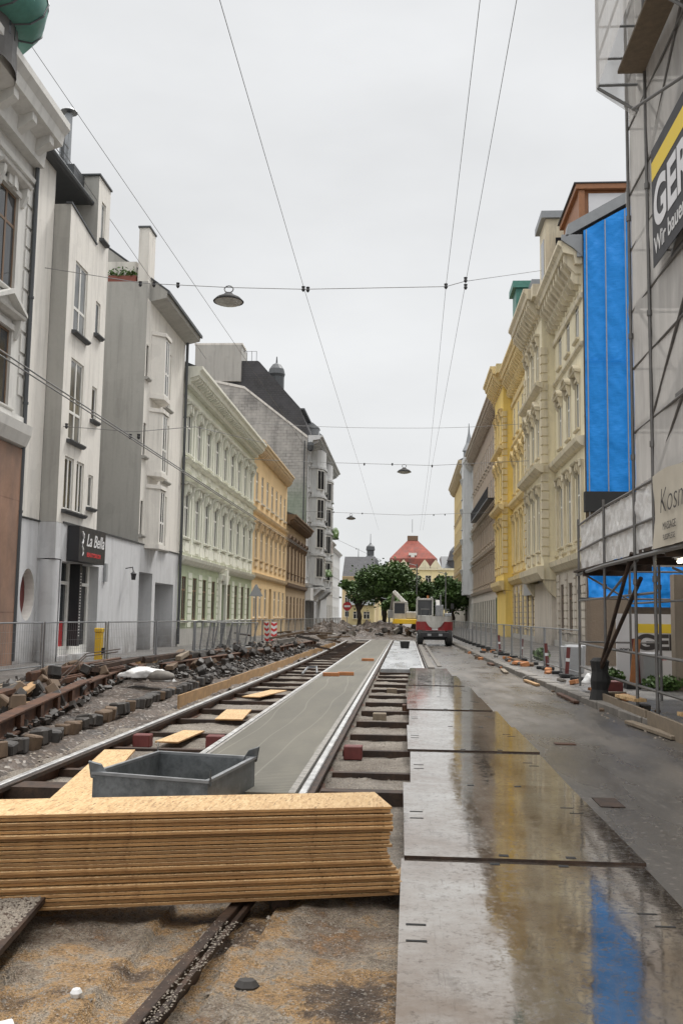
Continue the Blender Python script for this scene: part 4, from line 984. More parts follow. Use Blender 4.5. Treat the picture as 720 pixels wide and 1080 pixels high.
# shop front
sf = MB()
for (a, b, c, d) in ((1.98, 2.1, .25, 3.0), (3.35, 3.75, .25, 3.0), (5.15, 5.35, .25, 3.0), (2.1, 3.35, .25, .5), (2.1, 3.35, 2.35, 2.45), (3.75, 5.15, 2.35, 2.45), (3.75, 5.15, .25, .5)): F.box(sf, a, b, c, d, -.42, -.3)
so = sf.build('shop_front', M['frame_white'], root)
m = MB(); F.box(m, 2.1, 3.35, .5, 2.35, -.38, -.36); F.box(m, 2.1, 3.35, 2.45, 3.0, -.38, -.36); m.build('pane', M['pane'], so)
m = MB(); F.box(m, 3.75, 5.15, .5, 2.35, -.38, -.36); F.box(m, 3.75, 5.15, 2.45, 3.0, -.38, -.36); m.build('pane', M['pane_dark'], so)
m = MB(); F.box(m, 2.14, 3.2, .45, 1.25, -.355, -.34); m.build('window_sticker', M['red'], so)['label'] = 'red poster behind the shop window'
m = MB(); F.box(m, 3.5, 3.72, .5, 3.0, -.29, .02); m.build('list_panel', M['black'], so)
m = MB()
for k in range(22): F.box(m, 3.56, 3.66, .8 + k * .09, .83 + k * .09, .0215, .024)
m.build('price_rows', M['light_text'], so)
sg = empty('shop_sign', F.p(3.7, 3.05, 0), 'black box sign reading La Bella above the beauty shop window', 'shop sign')
m = MB(); F.box(m, 2.3, 4.75, 3.03, 4.08, .02, .38); m.build('sign_box', M['black'], sg, bevel=.01)
P0 = F.p(2.92, 3.52, .384); text('La Bella', .54, P0, (0, 1, 0), (0, 0, 1), M['light_text'], 'lettering', sg, .003, .35, .005)
P0 = F.p(3.0, 3.2, .384); text('BEAUTYSALON', .18, P0, (0, 1, 0), (0, 0, 1), M['sign_red'], 'lettering', sg, .003, 0, .004, 1.05)
m = MB(); pts = [F.p(2.6 + .05 * math.sin(k * 1.3), 3.2 + k * .09, .386) for k in range(9)]; m.tube(pts, [.02, .03, .035, .025, .04, .03, .035, .045, .02], 5); m.build('figure_emblem', M['light_text'], sg)
m = MB(); F.box(m, 5.8, 6.0, 2.55, 3.15, .004, .1); tag(m.build('wall_light', M['grey_paint'], bevel=.01), 'slim grey wall light right of the shop sign', 'wall light')
sg = empty('wall_lantern', F.p(8.3, 2.75, 0), 'small black lantern on the grey wall before the doorways', 'wall lantern')
m = MB(); m.tube([F.p(8.3, 3.1, 0), F.p(8.3, 3.15, .25), F.p(8.3, 2.95, .3)], .02, 6); m.build('arm', M['black'], sg)
c_ = F.p(8.3, 0, .3); m = MB(); m.lathe((c_[0], c_[1], 2.7), [(0, 0), (.07, 0), (.1, .2), (.12, .22), (.02, .3), (0, .3)], 8); m.build('lantern', M['black'], sg)

# L3 grey house with bays
F = left(34.8, -10.0); root = bld('grey_bay_house', F, 'grey house with stacked bay windows, projecting eaves and a slab chimney')
U = 6.35; rows = [(3.95, 6.35), (6.95, 9.35), (10.0, 12.4)]
holes = [(2.95, 3.95, a, b) for a, b in rows] + [(.12, .42, a + .5, b - .6) for a, b in rows]
m = MB(); F.wall(m, 0, U, 4.1, 13.6, [(a, b, max(c, 4.1), d) for a, b, c, d in holes]); m.build('wall', M['grey_plaster'], root)
p = window_proto(F, 1.0, 2.4, M['frame_white'], M['pane'], M['grey_plaster_dark_shaded'], root, 'none', True, .4); place_windows(F, root, p, [3.45], rows[1][0]); place_windows(F, root, p, [3.45], rows[2][0], first=False)
p = window_proto(F, 1.0, 2.2, M['frame_white'], M['pane'], M['grey_plaster_dark_shaded'], root, 'none', True, .4); place_windows(F, root, p, [3.45], 4.12)
p = window_proto(F, .3, 1.3, M['frame_dark'], M['pane_dark'], M['grey_plaster_dark_shaded'], root, 'none', False, 0)
for i, (a, b) in enumerate(rows): place_windows(F, root, p, [.27], a + .5, first=(i == 0))
for a, b in rows:
    m = MB(); a0 = max(a, 4.15)
    F.vprism(m, [(.75, .004), (1.1, .5), (2.0, .5), (2.5, .004)], a0 - .15, a0 + .02); F.vprism(m, [(.75, .004), (1.1, .5), (2.0, .5), (2.5, .004)], b - .03, b + .12)
    F.vprism(m, [(.8, .004), (1.15, .45), (1.25, .45), (1.25, .004)], a0 + .02, b - .03); F.vprism(m, [(1.9, .004), (1.9, .45), (1.97, .45), (2.45, .004)], a0 + .02, b - .03)
    o = m.build('bay', M['grey_plaster'], root)
    p = window_proto(F, .62, b - a0 - .1, M['frame_white'], M['pane'], M['grey_plaster'], root, 'none', True, .4, sill=False, deep=0.0); place_windows(F, root, p, [1.58], a0 + .04, .40)
m = MB(); F.box(m, .01, U - .02, 4.1, 13.6, -9, -.24); m.poly([F.p(.002, 4.1, 0), F.p(.002, 4.1, -5), F.p(.002, 14.25, -5), F.p(.002, 14.25, 0)]); F.box(m, .004, .4, 13.6, 14.25, -5, -.02); m.build('side_wall', M['grey_plaster_dark_shaded'], root)  # camera-facing wall, its shade painted as a darker copy of the plaster
m = MB(); F.prism(m, [(-.02, 13.601), (.62, 13.75), (.66, 14.0), (-3.5, 17.0), (-7.5, 17.0), (-9, 13.601)], .45, U + .1); m.build('roof', M['grey_plaster_dark_shaded'], root)
m = MB(); F.prism(m, [(.667, 13.9), (.74, 13.9), (.74, 14.02), (-3.4, 17.03), (-3.4, 16.98), (.667, 14.0)], .43, U + .12); m.build('gutter', M['zinc_dark'], root)
m = MB(); F.box(m, .41, 1.4, 13.61, 15.2, -3.0, -.6); m.build('roof_block', M['grey_plaster'], root)
m = MB(); F.box(m, .0, .9, 14.251, 16.4, -.42, -.02); F.box(m, -.04, .0, 4.2, 16.4, -.42, -.003) if False else None; o = m.build('chimney', M['grey_plaster'], root)
m = MB(); F.box(m, -.04, .94, 16.401, 16.47, -.46, .02); m.build('chimney_cap', M['zinc_dark'], o)
m = MB(); F.box(m, .03, .35, 14.251, 14.5, -1.6, -.5); tag(m.build('planter', M['terra']), 'red brown planter box on the terrace parapet by the chimney', 'planter')
lf = MB()
for k in range(260):
    u_, z_, d_ = R.uniform(.0, .38), 14.5 + abs(R.gauss(0, .14)), R.uniform(-1.6, -.5); P = Vector(F.p(u_, z_, d_)); a_ = Vector((R.uniform(-1, 1), R.uniform(-1, 1), R.uniform(0, 1))) * .07; b_ = Vector((R.uniform(-1, 1), R.uniform(-1, 1), R.uniform(-1, 1))) * .05
    lf.poly([P - a_, P + b_, P + a_, P - b_])
tag(lf.build('terrace_plant', M['leaf_light']), 'green plants growing in the terrace planter', 'plant')
hs = [(.27, 2.15, .1, 3.07), (2.6, 5.6, .1, 2.75)]
m = MB(); F.wall(m, -.02, U, .1, 4.1, hs, 0, .9); m.build('ground_floor_wall', M['blue_plaster'], root)
m = MB(); F.box(m, .1, U - .02, .1, 4.05, -9, -.9); m.build('core_wall', M['grey_plaster_dark_shaded'], root)
for (a, b, c, d) in hs:
    m = MB(); F.box(m, a + .03, b - .03, c, d - .1, -.88, -.8); F.box(m, (a + b) / 2 - .02, (a + b) / 2 + .02, c, d - .1, -.8, -.78); o = m.build('door', M['grey_paint'], root)
    m = MB(); P = F.p(a + .3, 1.1, -.76); m.tube([P, F.p(a + .3, 1.3, -.76)], .02, 6); m.build('handle', M['galv'], o)
m = MB(); F.box(m, 0, U, 4.102, 4.15, -.1, .03); m.build('ledge', M['zinc_dark'], root)
downpipe(F, root, U - .12, .2, 13.8, .12)

# L4 green house
F = left(41.2, -10.0); U = 19.9; root = bld('green_house', F, 'pale green stucco house with three storeys and a heavy bracketed cornice')
n9 = [1.15 + i * 2.2 for i in range(9)]; gz = (1.2, 3.2)
gd = [c for i, c in enumerate(n9) if i != 4]
rows = [(4.95, 7.0), (8.75, 10.65)]
m = MB(); F.wall(m, 0, U, 3.75, 12.0, [(c - .5, c + .5, a, b) for a, b in rows for c in n9]); m.build('wall', M['green_plaster'], root)
m = MB(); F.wall(m, 0, U, .1, 3.75, [(c - .45, c + .45, *gz) for c in gd] + [(n9[4] - .65, n9[4] + .65, .1, 3.3)], 0, .3); m.build('ground_floor_wall', M['green_base'], root)
m = MB(); F.box(m, .02, U - .02, 0, 12.3, -11, -.32); m.build('side_wall', M['green_plaster'], root)
m = MB(); F.prism(m, [(.55, 12.62), (-5.5, 15.0), (-11, 12.3)], .03, U - .03); m.build('roof', M['zinc_dark'], root)
p = window_proto(F, 1.0, 2.05, M['frame_white'], M['pane'], M['green_trim'], root, 'flatorn', apron=.55); place_windows(F, root, p, n9, rows[0][0])
p = window_proto(F, 1.0, 1.9, M['frame_white'], M['pane'], M['green_trim'], root, 'flatorn', apron=.6); place_windows(F, root, p, n9, rows[1][0])
p = window_proto(F, .9, 2.0, M['frame_brown'], M['pane_dark'], M['green_trim'], root, 'none', transom=.7); place_windows(F, root, p, gd, gz[0])
m = MB(); cornice(F, m, 0, U, 12.62, .85, .8, .42, .16, .25)
F.prism(m, [(.004, 11.15), (.1, 11.2), (.14, 11.32), (.004, 11.36)], 0, U); m.build('cornice', M['green_trim'], root)
m = MB()
for z_, h_ in ((3.72, .35), (7.55, .2), (8.3, .16)): F.prism(m, [(.004, z_), (.12, z_ + .05), (.24, z_ + h_ * .6), (.28, z_ + h_), (.004, z_ + h_ + .03)], 0, U)
for c in n9:
    F.box(m, c + 1.0, c + 1.22, 4.1, 11.1, .004, .05) if c < 18 else None
    for zz in (4.25, 7.82):
        F.box(m, c + .62, c + 1.6, zz, zz + .45, .004, .06) if c < 18 else None
m.build('string_course', M['green_trim'], root)
m = MB()
for i, c in enumerate(n9):
    if i < 8:
        m = MB()
        for k in range(8): F.box(m, c + .72, c + 1.48, .9 + k * .32, 1.17 + k * .32, .004, .035)
        m.build('rusticated_pier', M['green_plaster'], root)
m = MB(); F.box(m, 0, U, .1, .85, .004, .06); m.build('plinth', M['grey_plaster_dark_shaded'], root)
c = n9[4]; m = MB(); F.box(m, c - .65, c + .65, .1, 3.3, -.3, -.22); o = m.build('door', M['frame_dark'], root); m = MB(); F.box(m, c - .95, c - .66, .1, 3.3, .004, .14); F.box(m, c + .66, c + .95, .1, 3.3, .004, .14); F.prism(m, [(.004, 3.3), (.2, 3.3), (.28, 3.6), (.004, 3.7)], c - 1, c + 1); F.box(m, c - .25, c + .25, 3.1, 3.9, .004, .32); m.build('door_surround', M['green_trim'], o)

# L5 orange house
F = left(61.15, -10.0); U = 17.3; root = bld('apricot_house', F, 'apricot coloured house with white windows between green and brown houses')
n7 = [1.3 + i * 2.42 for i in range(7)]; rows = [(5.2, 7.25), (9.1, 11.0)]
m = MB(); F.wall(m, 0, U, 4.1, 12.6, [(c - .5, c + .5, a, b) for a, b in rows for c in n7]); m.build('wall', M['orange_plaster'], root)
m = MB(); F.wall(m, 0, U, .1, 4.1, [(c - .5, c + .5, 1.3, 3.3) for c in n7 if c != n7[3]] + [(n7[3] - .6, n7[3] + .6, .1, 3.4)], 0, .3); m.build('ground_floor_wall', M['orange_plaster'], root)
m = MB(); F.box(m, .02, U - .02, 0, 12.6, -11, -.32); m.build('side_wall', M['orange_plaster'], root)
m = MB(); F.prism(m, [(.5, 13.02), (-5.5, 15.2), (-11, 12.6)], .03, U - .03); m.build('roof', M['red_tile'], root)
p = window_proto(F, 1.0, 2.05, M['frame_white'], M['pane'], M['orange_trim'], root, 'flat', apron=.4); place_windows(F, root, p, n7, rows[0][0])
p = window_proto(F, 1.0, 1.9, M['frame_white'], M['pane'], M['frame_white'], root, 'none', jamb=.1); place_windows(F, root, p, n7, rows[1][0])
p = window_proto(F, 1.0, 2.0, M['frame_white'], M['pane'], M['orange_trim'], root, 'none'); place_windows(F, root, p, [c for c in n7 if c != n7[3]], 1.3)
m = MB(); cornice(F, m, 0, U, 13.0, .7, .6, .5, .2, .45)
for z_, h_ in ((3.95, .3), (8.2, .25)): F.prism(m, [(.004, z_), (.15, z_ + .1), (.2, z_ + h_), (.004, z_ + h_)], 0, U)
m.build('cornice', M['orange_trim'], root)
c = n7[3]; m = MB(); F.box(m, c - .6, c + .6, .1, 3.4, -.3, -.22); m.build('door', M['frame_brown'], root)

# L6 brown house
F = left(78.5, -10.0); U = 15.4; root = bld('brown_house', F, 'low brown weathered house with dark window hoods next to the apricot house')
n6 = [1.3 + i * 2.55 for i in range(6)]
m = MB(); F.wall(m, 0, U, 3.9, 9.3, [(c - .5, c + .5, 5.1, 7.5) for c in n6]); F.wall(m, 0, U, .1, 3.9, [(c - .5, c + .5, 1.2, 3.1) for c in n6], 0, .22); m.build('wall', M['brown_plaster'], root)
m = MB(); F.box(m, .02, U - .02, 0, 9.3, -11, -.25); m.build('side_wall', M['brown_plaster'], root)
m = MB(); F.prism(m, [(.6, 9.92), (-5.5, 12.2), (-11, 9.3)], .03, U - .03); m.build('roof', M['zinc_dark'], root)
p = window_proto(F, 1.0, 2.4, M['frame_brown'], M['pane_dark'], M['brown_trim'], root, 'seg', apron=.4); place_windows(F, root, p, n6, 5.1)
p = window_proto(F, 1.0, 1.9, M['frame_brown'], M['pane_dark'], M['brown_trim'], root, 'none'); place_windows(F, root, p, n6, 1.2)
m = MB(); cornice(F, m, 0, U, 9.9, .75, .8, .6, .25, .4); F.prism(m, [(.004, 3.8), (.2, 3.95), (.25, 4.2), (.004, 4.2)], 0, U); m.build('cornice', M['brown_trim'], root)

# L7 tall grey house with firewall and mansard
F = left(93.95, -10.0); U = 26; root = bld('tall_grey_house', F, 'tall light grey house with rounded bays, stone firewall and dark mansard roof')
cs = [1.6, 6.1, 10.6, 15.1, 19.6, 24.0]; rows = [(5.4 + i * 3.05, 7.5 + i * 3.05) for i in range(4)] + [(17.0, 18.2)]
bays = [(3.6, 8.6), (13.0, 17.5)]
flat = [c for c in cs if not any(a < c < b for a, b in bays)]
m = MB(); F.wall(m, 0, U, 0.1, 19.0, [(c - .5, c + .5, a, b) for a, b in rows for c in flat]); m.build('wall', M['jug_plaster'], root)
p = window_proto(F, 1.0, 2.1, M['frame_white'], M['pane_dark'], M['jug_plaster'], root, 'flat')
for i, (a, b) in enumerate(rows[:4]): place_windows(F, root, p, flat, a, first=(i == 0))
for a, b in bays:
    m = MB(); prof = []; N = 10
    for k in range(N + 1):
        t_ = PI * k / N; prof.append(((a + b) / 2 - (b - a) / 2 * math.cos(t_), .004 + 1.35 * math.sin(t_) ** .6))
    F.vprism(m, prof, 4.6, 18.8)
    for z_ in (4.3, 7.8, 10.85, 13.9, 16.9): F.vprism(m, [((a + b) / 2 + (u_ - (a + b) / 2) * 1.06, d_ * 1.1) for u_, d_ in prof], z_ - .12, z_ + .12)
    o = m.build('bay', M['jug_plaster'], root)
    m = MB(); 
    for k in range(2):
        u_ = a + .2 + k * (b - a - .8); F.prism(m, [(.004, 3.2), (.5, 3.4), (1.2, 4.1), (1.2, 4.35), (.004, 4.35)], u_, u_ + .4)
    m.build('console', M['jug_plaster'], root)
    for q in (-.27, .27, -.42):
        t_ = PI * (.5 + q); uc = (a + b) / 2 - (b - a) / 2 * math.cos(t_); dd = 1.35 * math.sin(t_) ** .6
    for q in (.2, .5, .8):
        t_ = PI * q; uc = (a + b) / 2 - (b - a) / 2 * math.cos(t_); dd = .004 + 1.35 * math.sin(t_) ** .6
        nu, nd = -math.cos(t_) / ((b - a) / 2), max(.05, math.sin(t_)) / 1.35; k_ = math.hypot(nu, nd); nu /= k_; nd /= k_
        if q == .5: continue
        for i, (c_, d_) in enumerate(rows[:4]):
            def pt(su, sz, sd): return F.p(uc + su * nd + sd * nu, sz, dd - su * nu + sd * nd)
            def pbox(mb, s0, s1, z0_, z1_, d0_, d1_): mb.hexa([pt(s0, z0_, d0_), pt(s1, z0_, d0_), pt(s1, z0_, d1_), pt(s0, z0_, d1_), pt(s0, z1_, d0_), pt(s1, z1_, d0_), pt(s1, z1_, d1_), pt(s0, z1_, d1_)])
            fm = MB(); pbox(fm, -.55, .55, c_, d_, -.3, .05); fo = fm.build('window', M['frame_white'], root)
            fm = MB(); pbox(fm, -.46, -.03, c_ + .1, d_ - .1, .051, .06); pbox(fm, .03, .46, c_ + .1, d_ - .1, .051, .06); fm.build('pane', M['pane_dark'], fo)
    p = window_proto(F, 1.3, 2.1, M['frame_white'], M['pane_dark'], M['jug_plaster'], root, 'none', deep=.0)
    for i, (c_, d_) in enumerate(rows[:4]): place_windows(F, root, p, [(a + b) / 2], c_, 1.37, first=(i == 0))
m = MB()
cornice(F, m, 0, U, 19.6, .8, 1.5, .9, .25, .5); m.build('cornice', M['jug_plaster'], root); m = MB(); F.prism(m, [(.004, 4.3), (.35, 4.4), (.45, 4.7), (.004, 4.7)], 0, U); m.build('string_course', M['jug_plaster'], root)
# firewall gable (faces the camera) with sloping top
m = MB(); prof = [(-.05, .1), (-.05, 19.3), (-6.6, 24.4), (-9.4, 25.0), (-14, 25.0), (-14, .1)]
m.poly([F.p(0, z, d) for d, z in prof]); m.poly([F.p(.3, z, d) for d, z in prof[::-1]])
for i in range(6): a, b = prof[i], prof[(i + 1) % 6]; m.poly([F.p(0, a[1], a[0]), F.p(0, b[1], b[0]), F.p(.3, b[1], b[0]), F.p(.3, a[1], a[0])])
m.build('firewall', M['brick_fire'], root)
m = MB()
for (d0, z0), (d1, z1) in zip(prof[1:4], prof[2:5]): m.hexa([F.p(-.06, z0, d0), F.p(-.06, z1, d1), F.p(.4, z1, d1), F.p(.4, z0, d0), F.p(-.06, z0 + .25, d0), F.p(-.06, z1 + .25, d1), F.p(.4, z1 + .25, d1), F.p(.4, z0 + .25, d0)])
m.build('coping', M['grey_plaster'], root)
m = MB(); F.box(m, .0, 3.5, 25.2, 29.0, -11.8, -7.0); o = m.build('chimney', M['grey_plaster_dark_shaded'], root); m = MB(); F.box(m, 3.0, 5.5, 25.0, 27.6, -6.9, -5.6); F.box(m, 0, 2.4, 29.01, 29.2, -11.9, -6.9); m.build('chimney_cap', M['grey_plaster'], o)
m = MB(); F.prism(m, [(.2, 19.62), (-.9, 22.4), (-.9, 22.5), (-5.3, 27.4), (-9, 27.4), (-14, 19.62)], .32, U - .3); m.build('roof', M['slate_x'], root)
m = MB(); 
for (d0, z0), (d1, z1) in (((.2, 19.62), (-.9, 22.45)), ((-.9, 22.45), (-5.3, 27.4)), ((-5.3, 27.4), (-9, 27.4))):
    m.hexa([F.p(.0 + 1.2, z0, d0), F.p(1.2, z1, d1), F.p(1.25, z1, d1), F.p(1.25, z0, d0), F.p(1.2, z0 + .12, d0), F.p(1.2, z1 + .12, d1), F.p(1.25, z1 + .12, d1), F.p(1.25, z0 + .12, d0)])
m.build('verge', M['slate_x'], root)
m = MB(); F.box(m, 1.0, 8, 22.42, 22.6, -1.1, -.5); m.build('snow_guard', M['zinc_dark'], root)
for i, c in enumerate((9, 13.5, 18, 22)):
    m = MB(); F.box(m, c - .7, c + .7, 20.2, 22.0, -1.2, .25); F.prism(m, [(.35, 22.0), (-.4, 22.6), (-1.8, 22.6), (-1.8, 22.0)], c - .8, c + .8); o = m.build('dormer', M['zinc'], root); m = MB(); F.box(m, c - .45, c + .45, 20.5, 21.7, .252, .27); m.build('pane', M['pane_dark'], o)
m = MB(); P = F.p(6, 0, -4.2); m.lathe((P[0], P[1], 25.5), [(.85, 0), (.85, 1.6), (.95, 1.9), (.8, 2.5), (.45, 3.0), (.1, 3.2), (.05, 3.9)], 12); m.build('roof_turret', M['zinc_dark'], root)
m = MB()
for k in range(9): m.tube([F.p(1.0, 27.4, -5.6 - k * .5), F.p(1.0, 28.6, -5.6 - k * .5)], .03, 4)
m.tube([F.p(1.0, 28.6, -5.6), F.p(1.0, 28.6, -9.6)], .03, 4); m.build('roof_railing', M['galv'], root)
m = MB(); F.box(m, .35, U - .02, 0, 19.6, -14, -.25); m.build('side_wall', M['jug_plaster'], root)
m = MB(); F.box(m, .5, 9, 3.0, 4.25, .01, .5); m.build('shop_fascia', M['white'], root); m = MB(); F.box(m, .6, 4.2, .2, 2.95, .01, .06); F.box(m, 5.0, 8.9, .2, 2.95, .01, .06); m.build('shop_window', M['frame_dark'], root)
downpipe(F, root, -.25, .2, 19.0, -.3); 
m = MB(); P = F.p(-.2, 18.4, .3); m.lathe((P[0], P[1], 17.9), [(0, 0), (.25, .1), (.35, .6), (.3, .9), (0, 1)], 10); m.build('rainwater_head', M['zinc_dark'], root)
tag(blob('balcony_plants', (-8.6, 112, 10.8), (.6, 1.2, .9), M['leaf'], 'green plants spilling from a balcony of the tall grey house', 'plant', 3, .6), None)
tag(blob('balcony_plants', (-8.7, 104, 5.9), (.5, 1.2, .6), M['leaf'], 'lower clump of balcony greenery on the tall grey house', 'plant', 5, .6), None)

# far left buildings
def plain(name, F, U, H, depth, mat, label, cols, rows, wmat='frame_white', roofmat='zinc', rise=3, w=1.0, h=1.8, trim=None, hood='none', cor=True):
    root = bld(name, F, label)
    m = MB(); F.wall(m, 0, U, .1, H, [(c - w / 2, c + w / 2, z, z + h) for z in rows for c in cols]); m.build('wall', M[mat], root)
    m = MB(); F.box(m, .02, U - .02, 0, H - .01, -depth, -.25); m.build('side_wall', M[mat], root)
    m = MB(); F.prism(m, [(.3, H + .01), (-depth / 2, H + rise), (-depth, H + .01)], .02, U - .02); m.build('roof', M[roofmat], root)
    p = window_proto(F, w, h, M[wmat], M['pane_dark'], M[trim or mat], root, hood)
    for i, z in enumerate(rows): place_windows(F, root, p, cols, z, first=(i == 0))
    if cor: m = MB(); cornice(F, m, 0, U, H, .5, .5); m.build('cornice', M[trim or mat], root)
    return root
plain('pale_house', left(122, -11.3), 24, 12.4, 12, 'far_grey', 'pale grey distant house beyond the tall grey one', [1.5 + 2.6 * i for i in range(9)], [1.2, 4.6, 8.0], rise=4)
plain('white_house', left(148, -12.2), 26, 12.6, 12, 'jug_plaster', 'white distant house with a grey pitched roof on the left', [1.5 + 2.8 * i for i in range(9)], [1.2, 4.6, 8.0], roofmat='slate', rise=5)
Fc = lambda x, y: Frame(x, y, (1, 0), (0, -1))
r_ = plain('yellow_corner_house', Fc(-13.2, 196), 6.6, 9.6, 14, 'pale_yellow', 'yellow corner house behind the left edge of the big tree', [1.1, 3.3, 5.5], [1.2, 4.0, 6.8], roofmat='slate_x', rise=4.5)
plain('yellow_kiosk', Fc(-9.0, 150), 4.0, 3.2, 4, 'school_yellow', 'small yellow kiosk building beneath the big tree', [1.2, 2.8], [1.0], roofmat='zinc_dark', rise=1, h=1.2, cor=False)
F = Fc(-11, 235); root = bld('domed_tower', F, 'ornate dark domed tower rising behind the big tree, left of the red roof')
m = MB(); P = F.p(0, 0, 0); m.box(-11.2, -6.8, 235, 239, 0, 12.5); m.build('wall', M['pale_yellow'], root)
m = MB(); m.lathe((-9, 237, 12.5), [(2.6, 0), (2.5, .6), (2.2, 1.8), (1.7, 3.2), (.9, 4.0), (.9, 5.2), (1.15, 5.4), (1.0, 6.3), (.3, 6.9), (.08, 7.3), (.05, 9.5)], 12); m.build('dome', M['zinc_dark'], root)
m = MB(); m.lathe((-12.0, 237, 12.5), [(1.3, -1), (1.3, 1.4), (.9, 2.6), (.1, 3.2), (.05, 5.8)], 10); m.build('spire', M['zinc_dark'], root)
# distant yellow school
F = Fc(-8.0, 262); U = 25; root = bld('yellow_school', F, 'large yellow building with a red tiled pyramid roof closing the street')
cs = [2 + 3 * i for i in range(8)]
m = MB(); F.wall(m, 0, U, 0, 14.8, [(c - .8, c + .8, z, z + 2.2) for z in (1.5, 5.8, 10.6) for c in cs]); m.build('wall', M['school_yellow'], root)
m = MB(); F.box(m, .02, U - .02, 0, 14.8, -18, -.25); m.build('side_wall', M['school_yellow'], root)
p = window_proto(F, 1.6, 2.2, M['frame_white'], M['pane_dark'], M['school_yellow'], root, 'none')
for i, z in enumerate((1.5, 5.8, 10.6)): place_windows(F, root, p, cs, z, first=(i == 0))
m = MB(); a, b = 3.2, 16.6
for (u0, u1, d0, d1, z) in ((a, b, .3, -16, 14.82),):
    base = [F.p(u0, z, d0), F.p(u1, z, d0), F.p(u1, z, d1), F.p(u0, z, d1)]; base2 = [F.p(u0 + .2, z + 2.6, d0), F.p(u1 - .2, z + 2.6, d0), F.p(u1 - .2, z + 2.6, d1), F.p(u0 + .2, z + 2.6, d1)]
    top = [F.p(8.4, z + 8.2, -6), F.p(11.0, z + 8.2, -6), F.p(11.0, z + 8.2, -9), F.p(8.4, z + 8.2, -9)]
    m.hexa(base + base2); 
    for i in range(4): m.poly([base2[i], base2[(i + 1) % 4], top[(i + 1) % 4], top[i]])
m.build('roof', M['red_tile'], root)
m = MB(); F.box(m, 8.2, 11.2, 22.9, 24.2, -9.3, -5.7); m.build('roof_platform', M['frame_brown'], root)
m = MB(); m.tube([F.p(9.6, 25.2, -7), F.p(9.6, 29, -7)], .08, 5); m.build('flagpole', M['galv'], root)
m = MB(); F.box(m, 0, U, 14.3, 14.81, .01, .4)
for c in (4, 7.2, 13, 16):
    m.poly([F.p(c - 1.7, 14.85, .42), F.p(c + 1.7, 14.85, .42), F.p(c + .8, 16.2, .42), F.p(c, 17.2, .42), F.p(c - .8, 16.2, .42)])
m.build('gable_trim', M['cream_plaster'], root)
m = MB(); F.prism(m, [(.2, 14.82), (-5, 18.4), (-18, 18.4)], 17.6, U); m.build('side_roof', M['zinc_dark'], root)
m = MB(); F.box(m, 8.6, 10.8, 18.3, 19.0, -1.0, -.2); F.box(m, 9.2, 10.2, 17.2, 18.3, -1.2, -.1); m.build('roof_window', M['frame_white'], root)
m = MB(); P = F.p(22.0, 0, -2); m.lathe((P[0], P[1], 14.8), [(2.6, 0), (2.6, 2.0), (2.9, 2.2), (2.5, 3.2), (2.1, 4.8), (1.2, 6.0), (.5, 6.6), (.4, 7.4), (.1, 8.2), (.06, 10.8)], 12); m.build('turret', M['zinc_dark'], root)

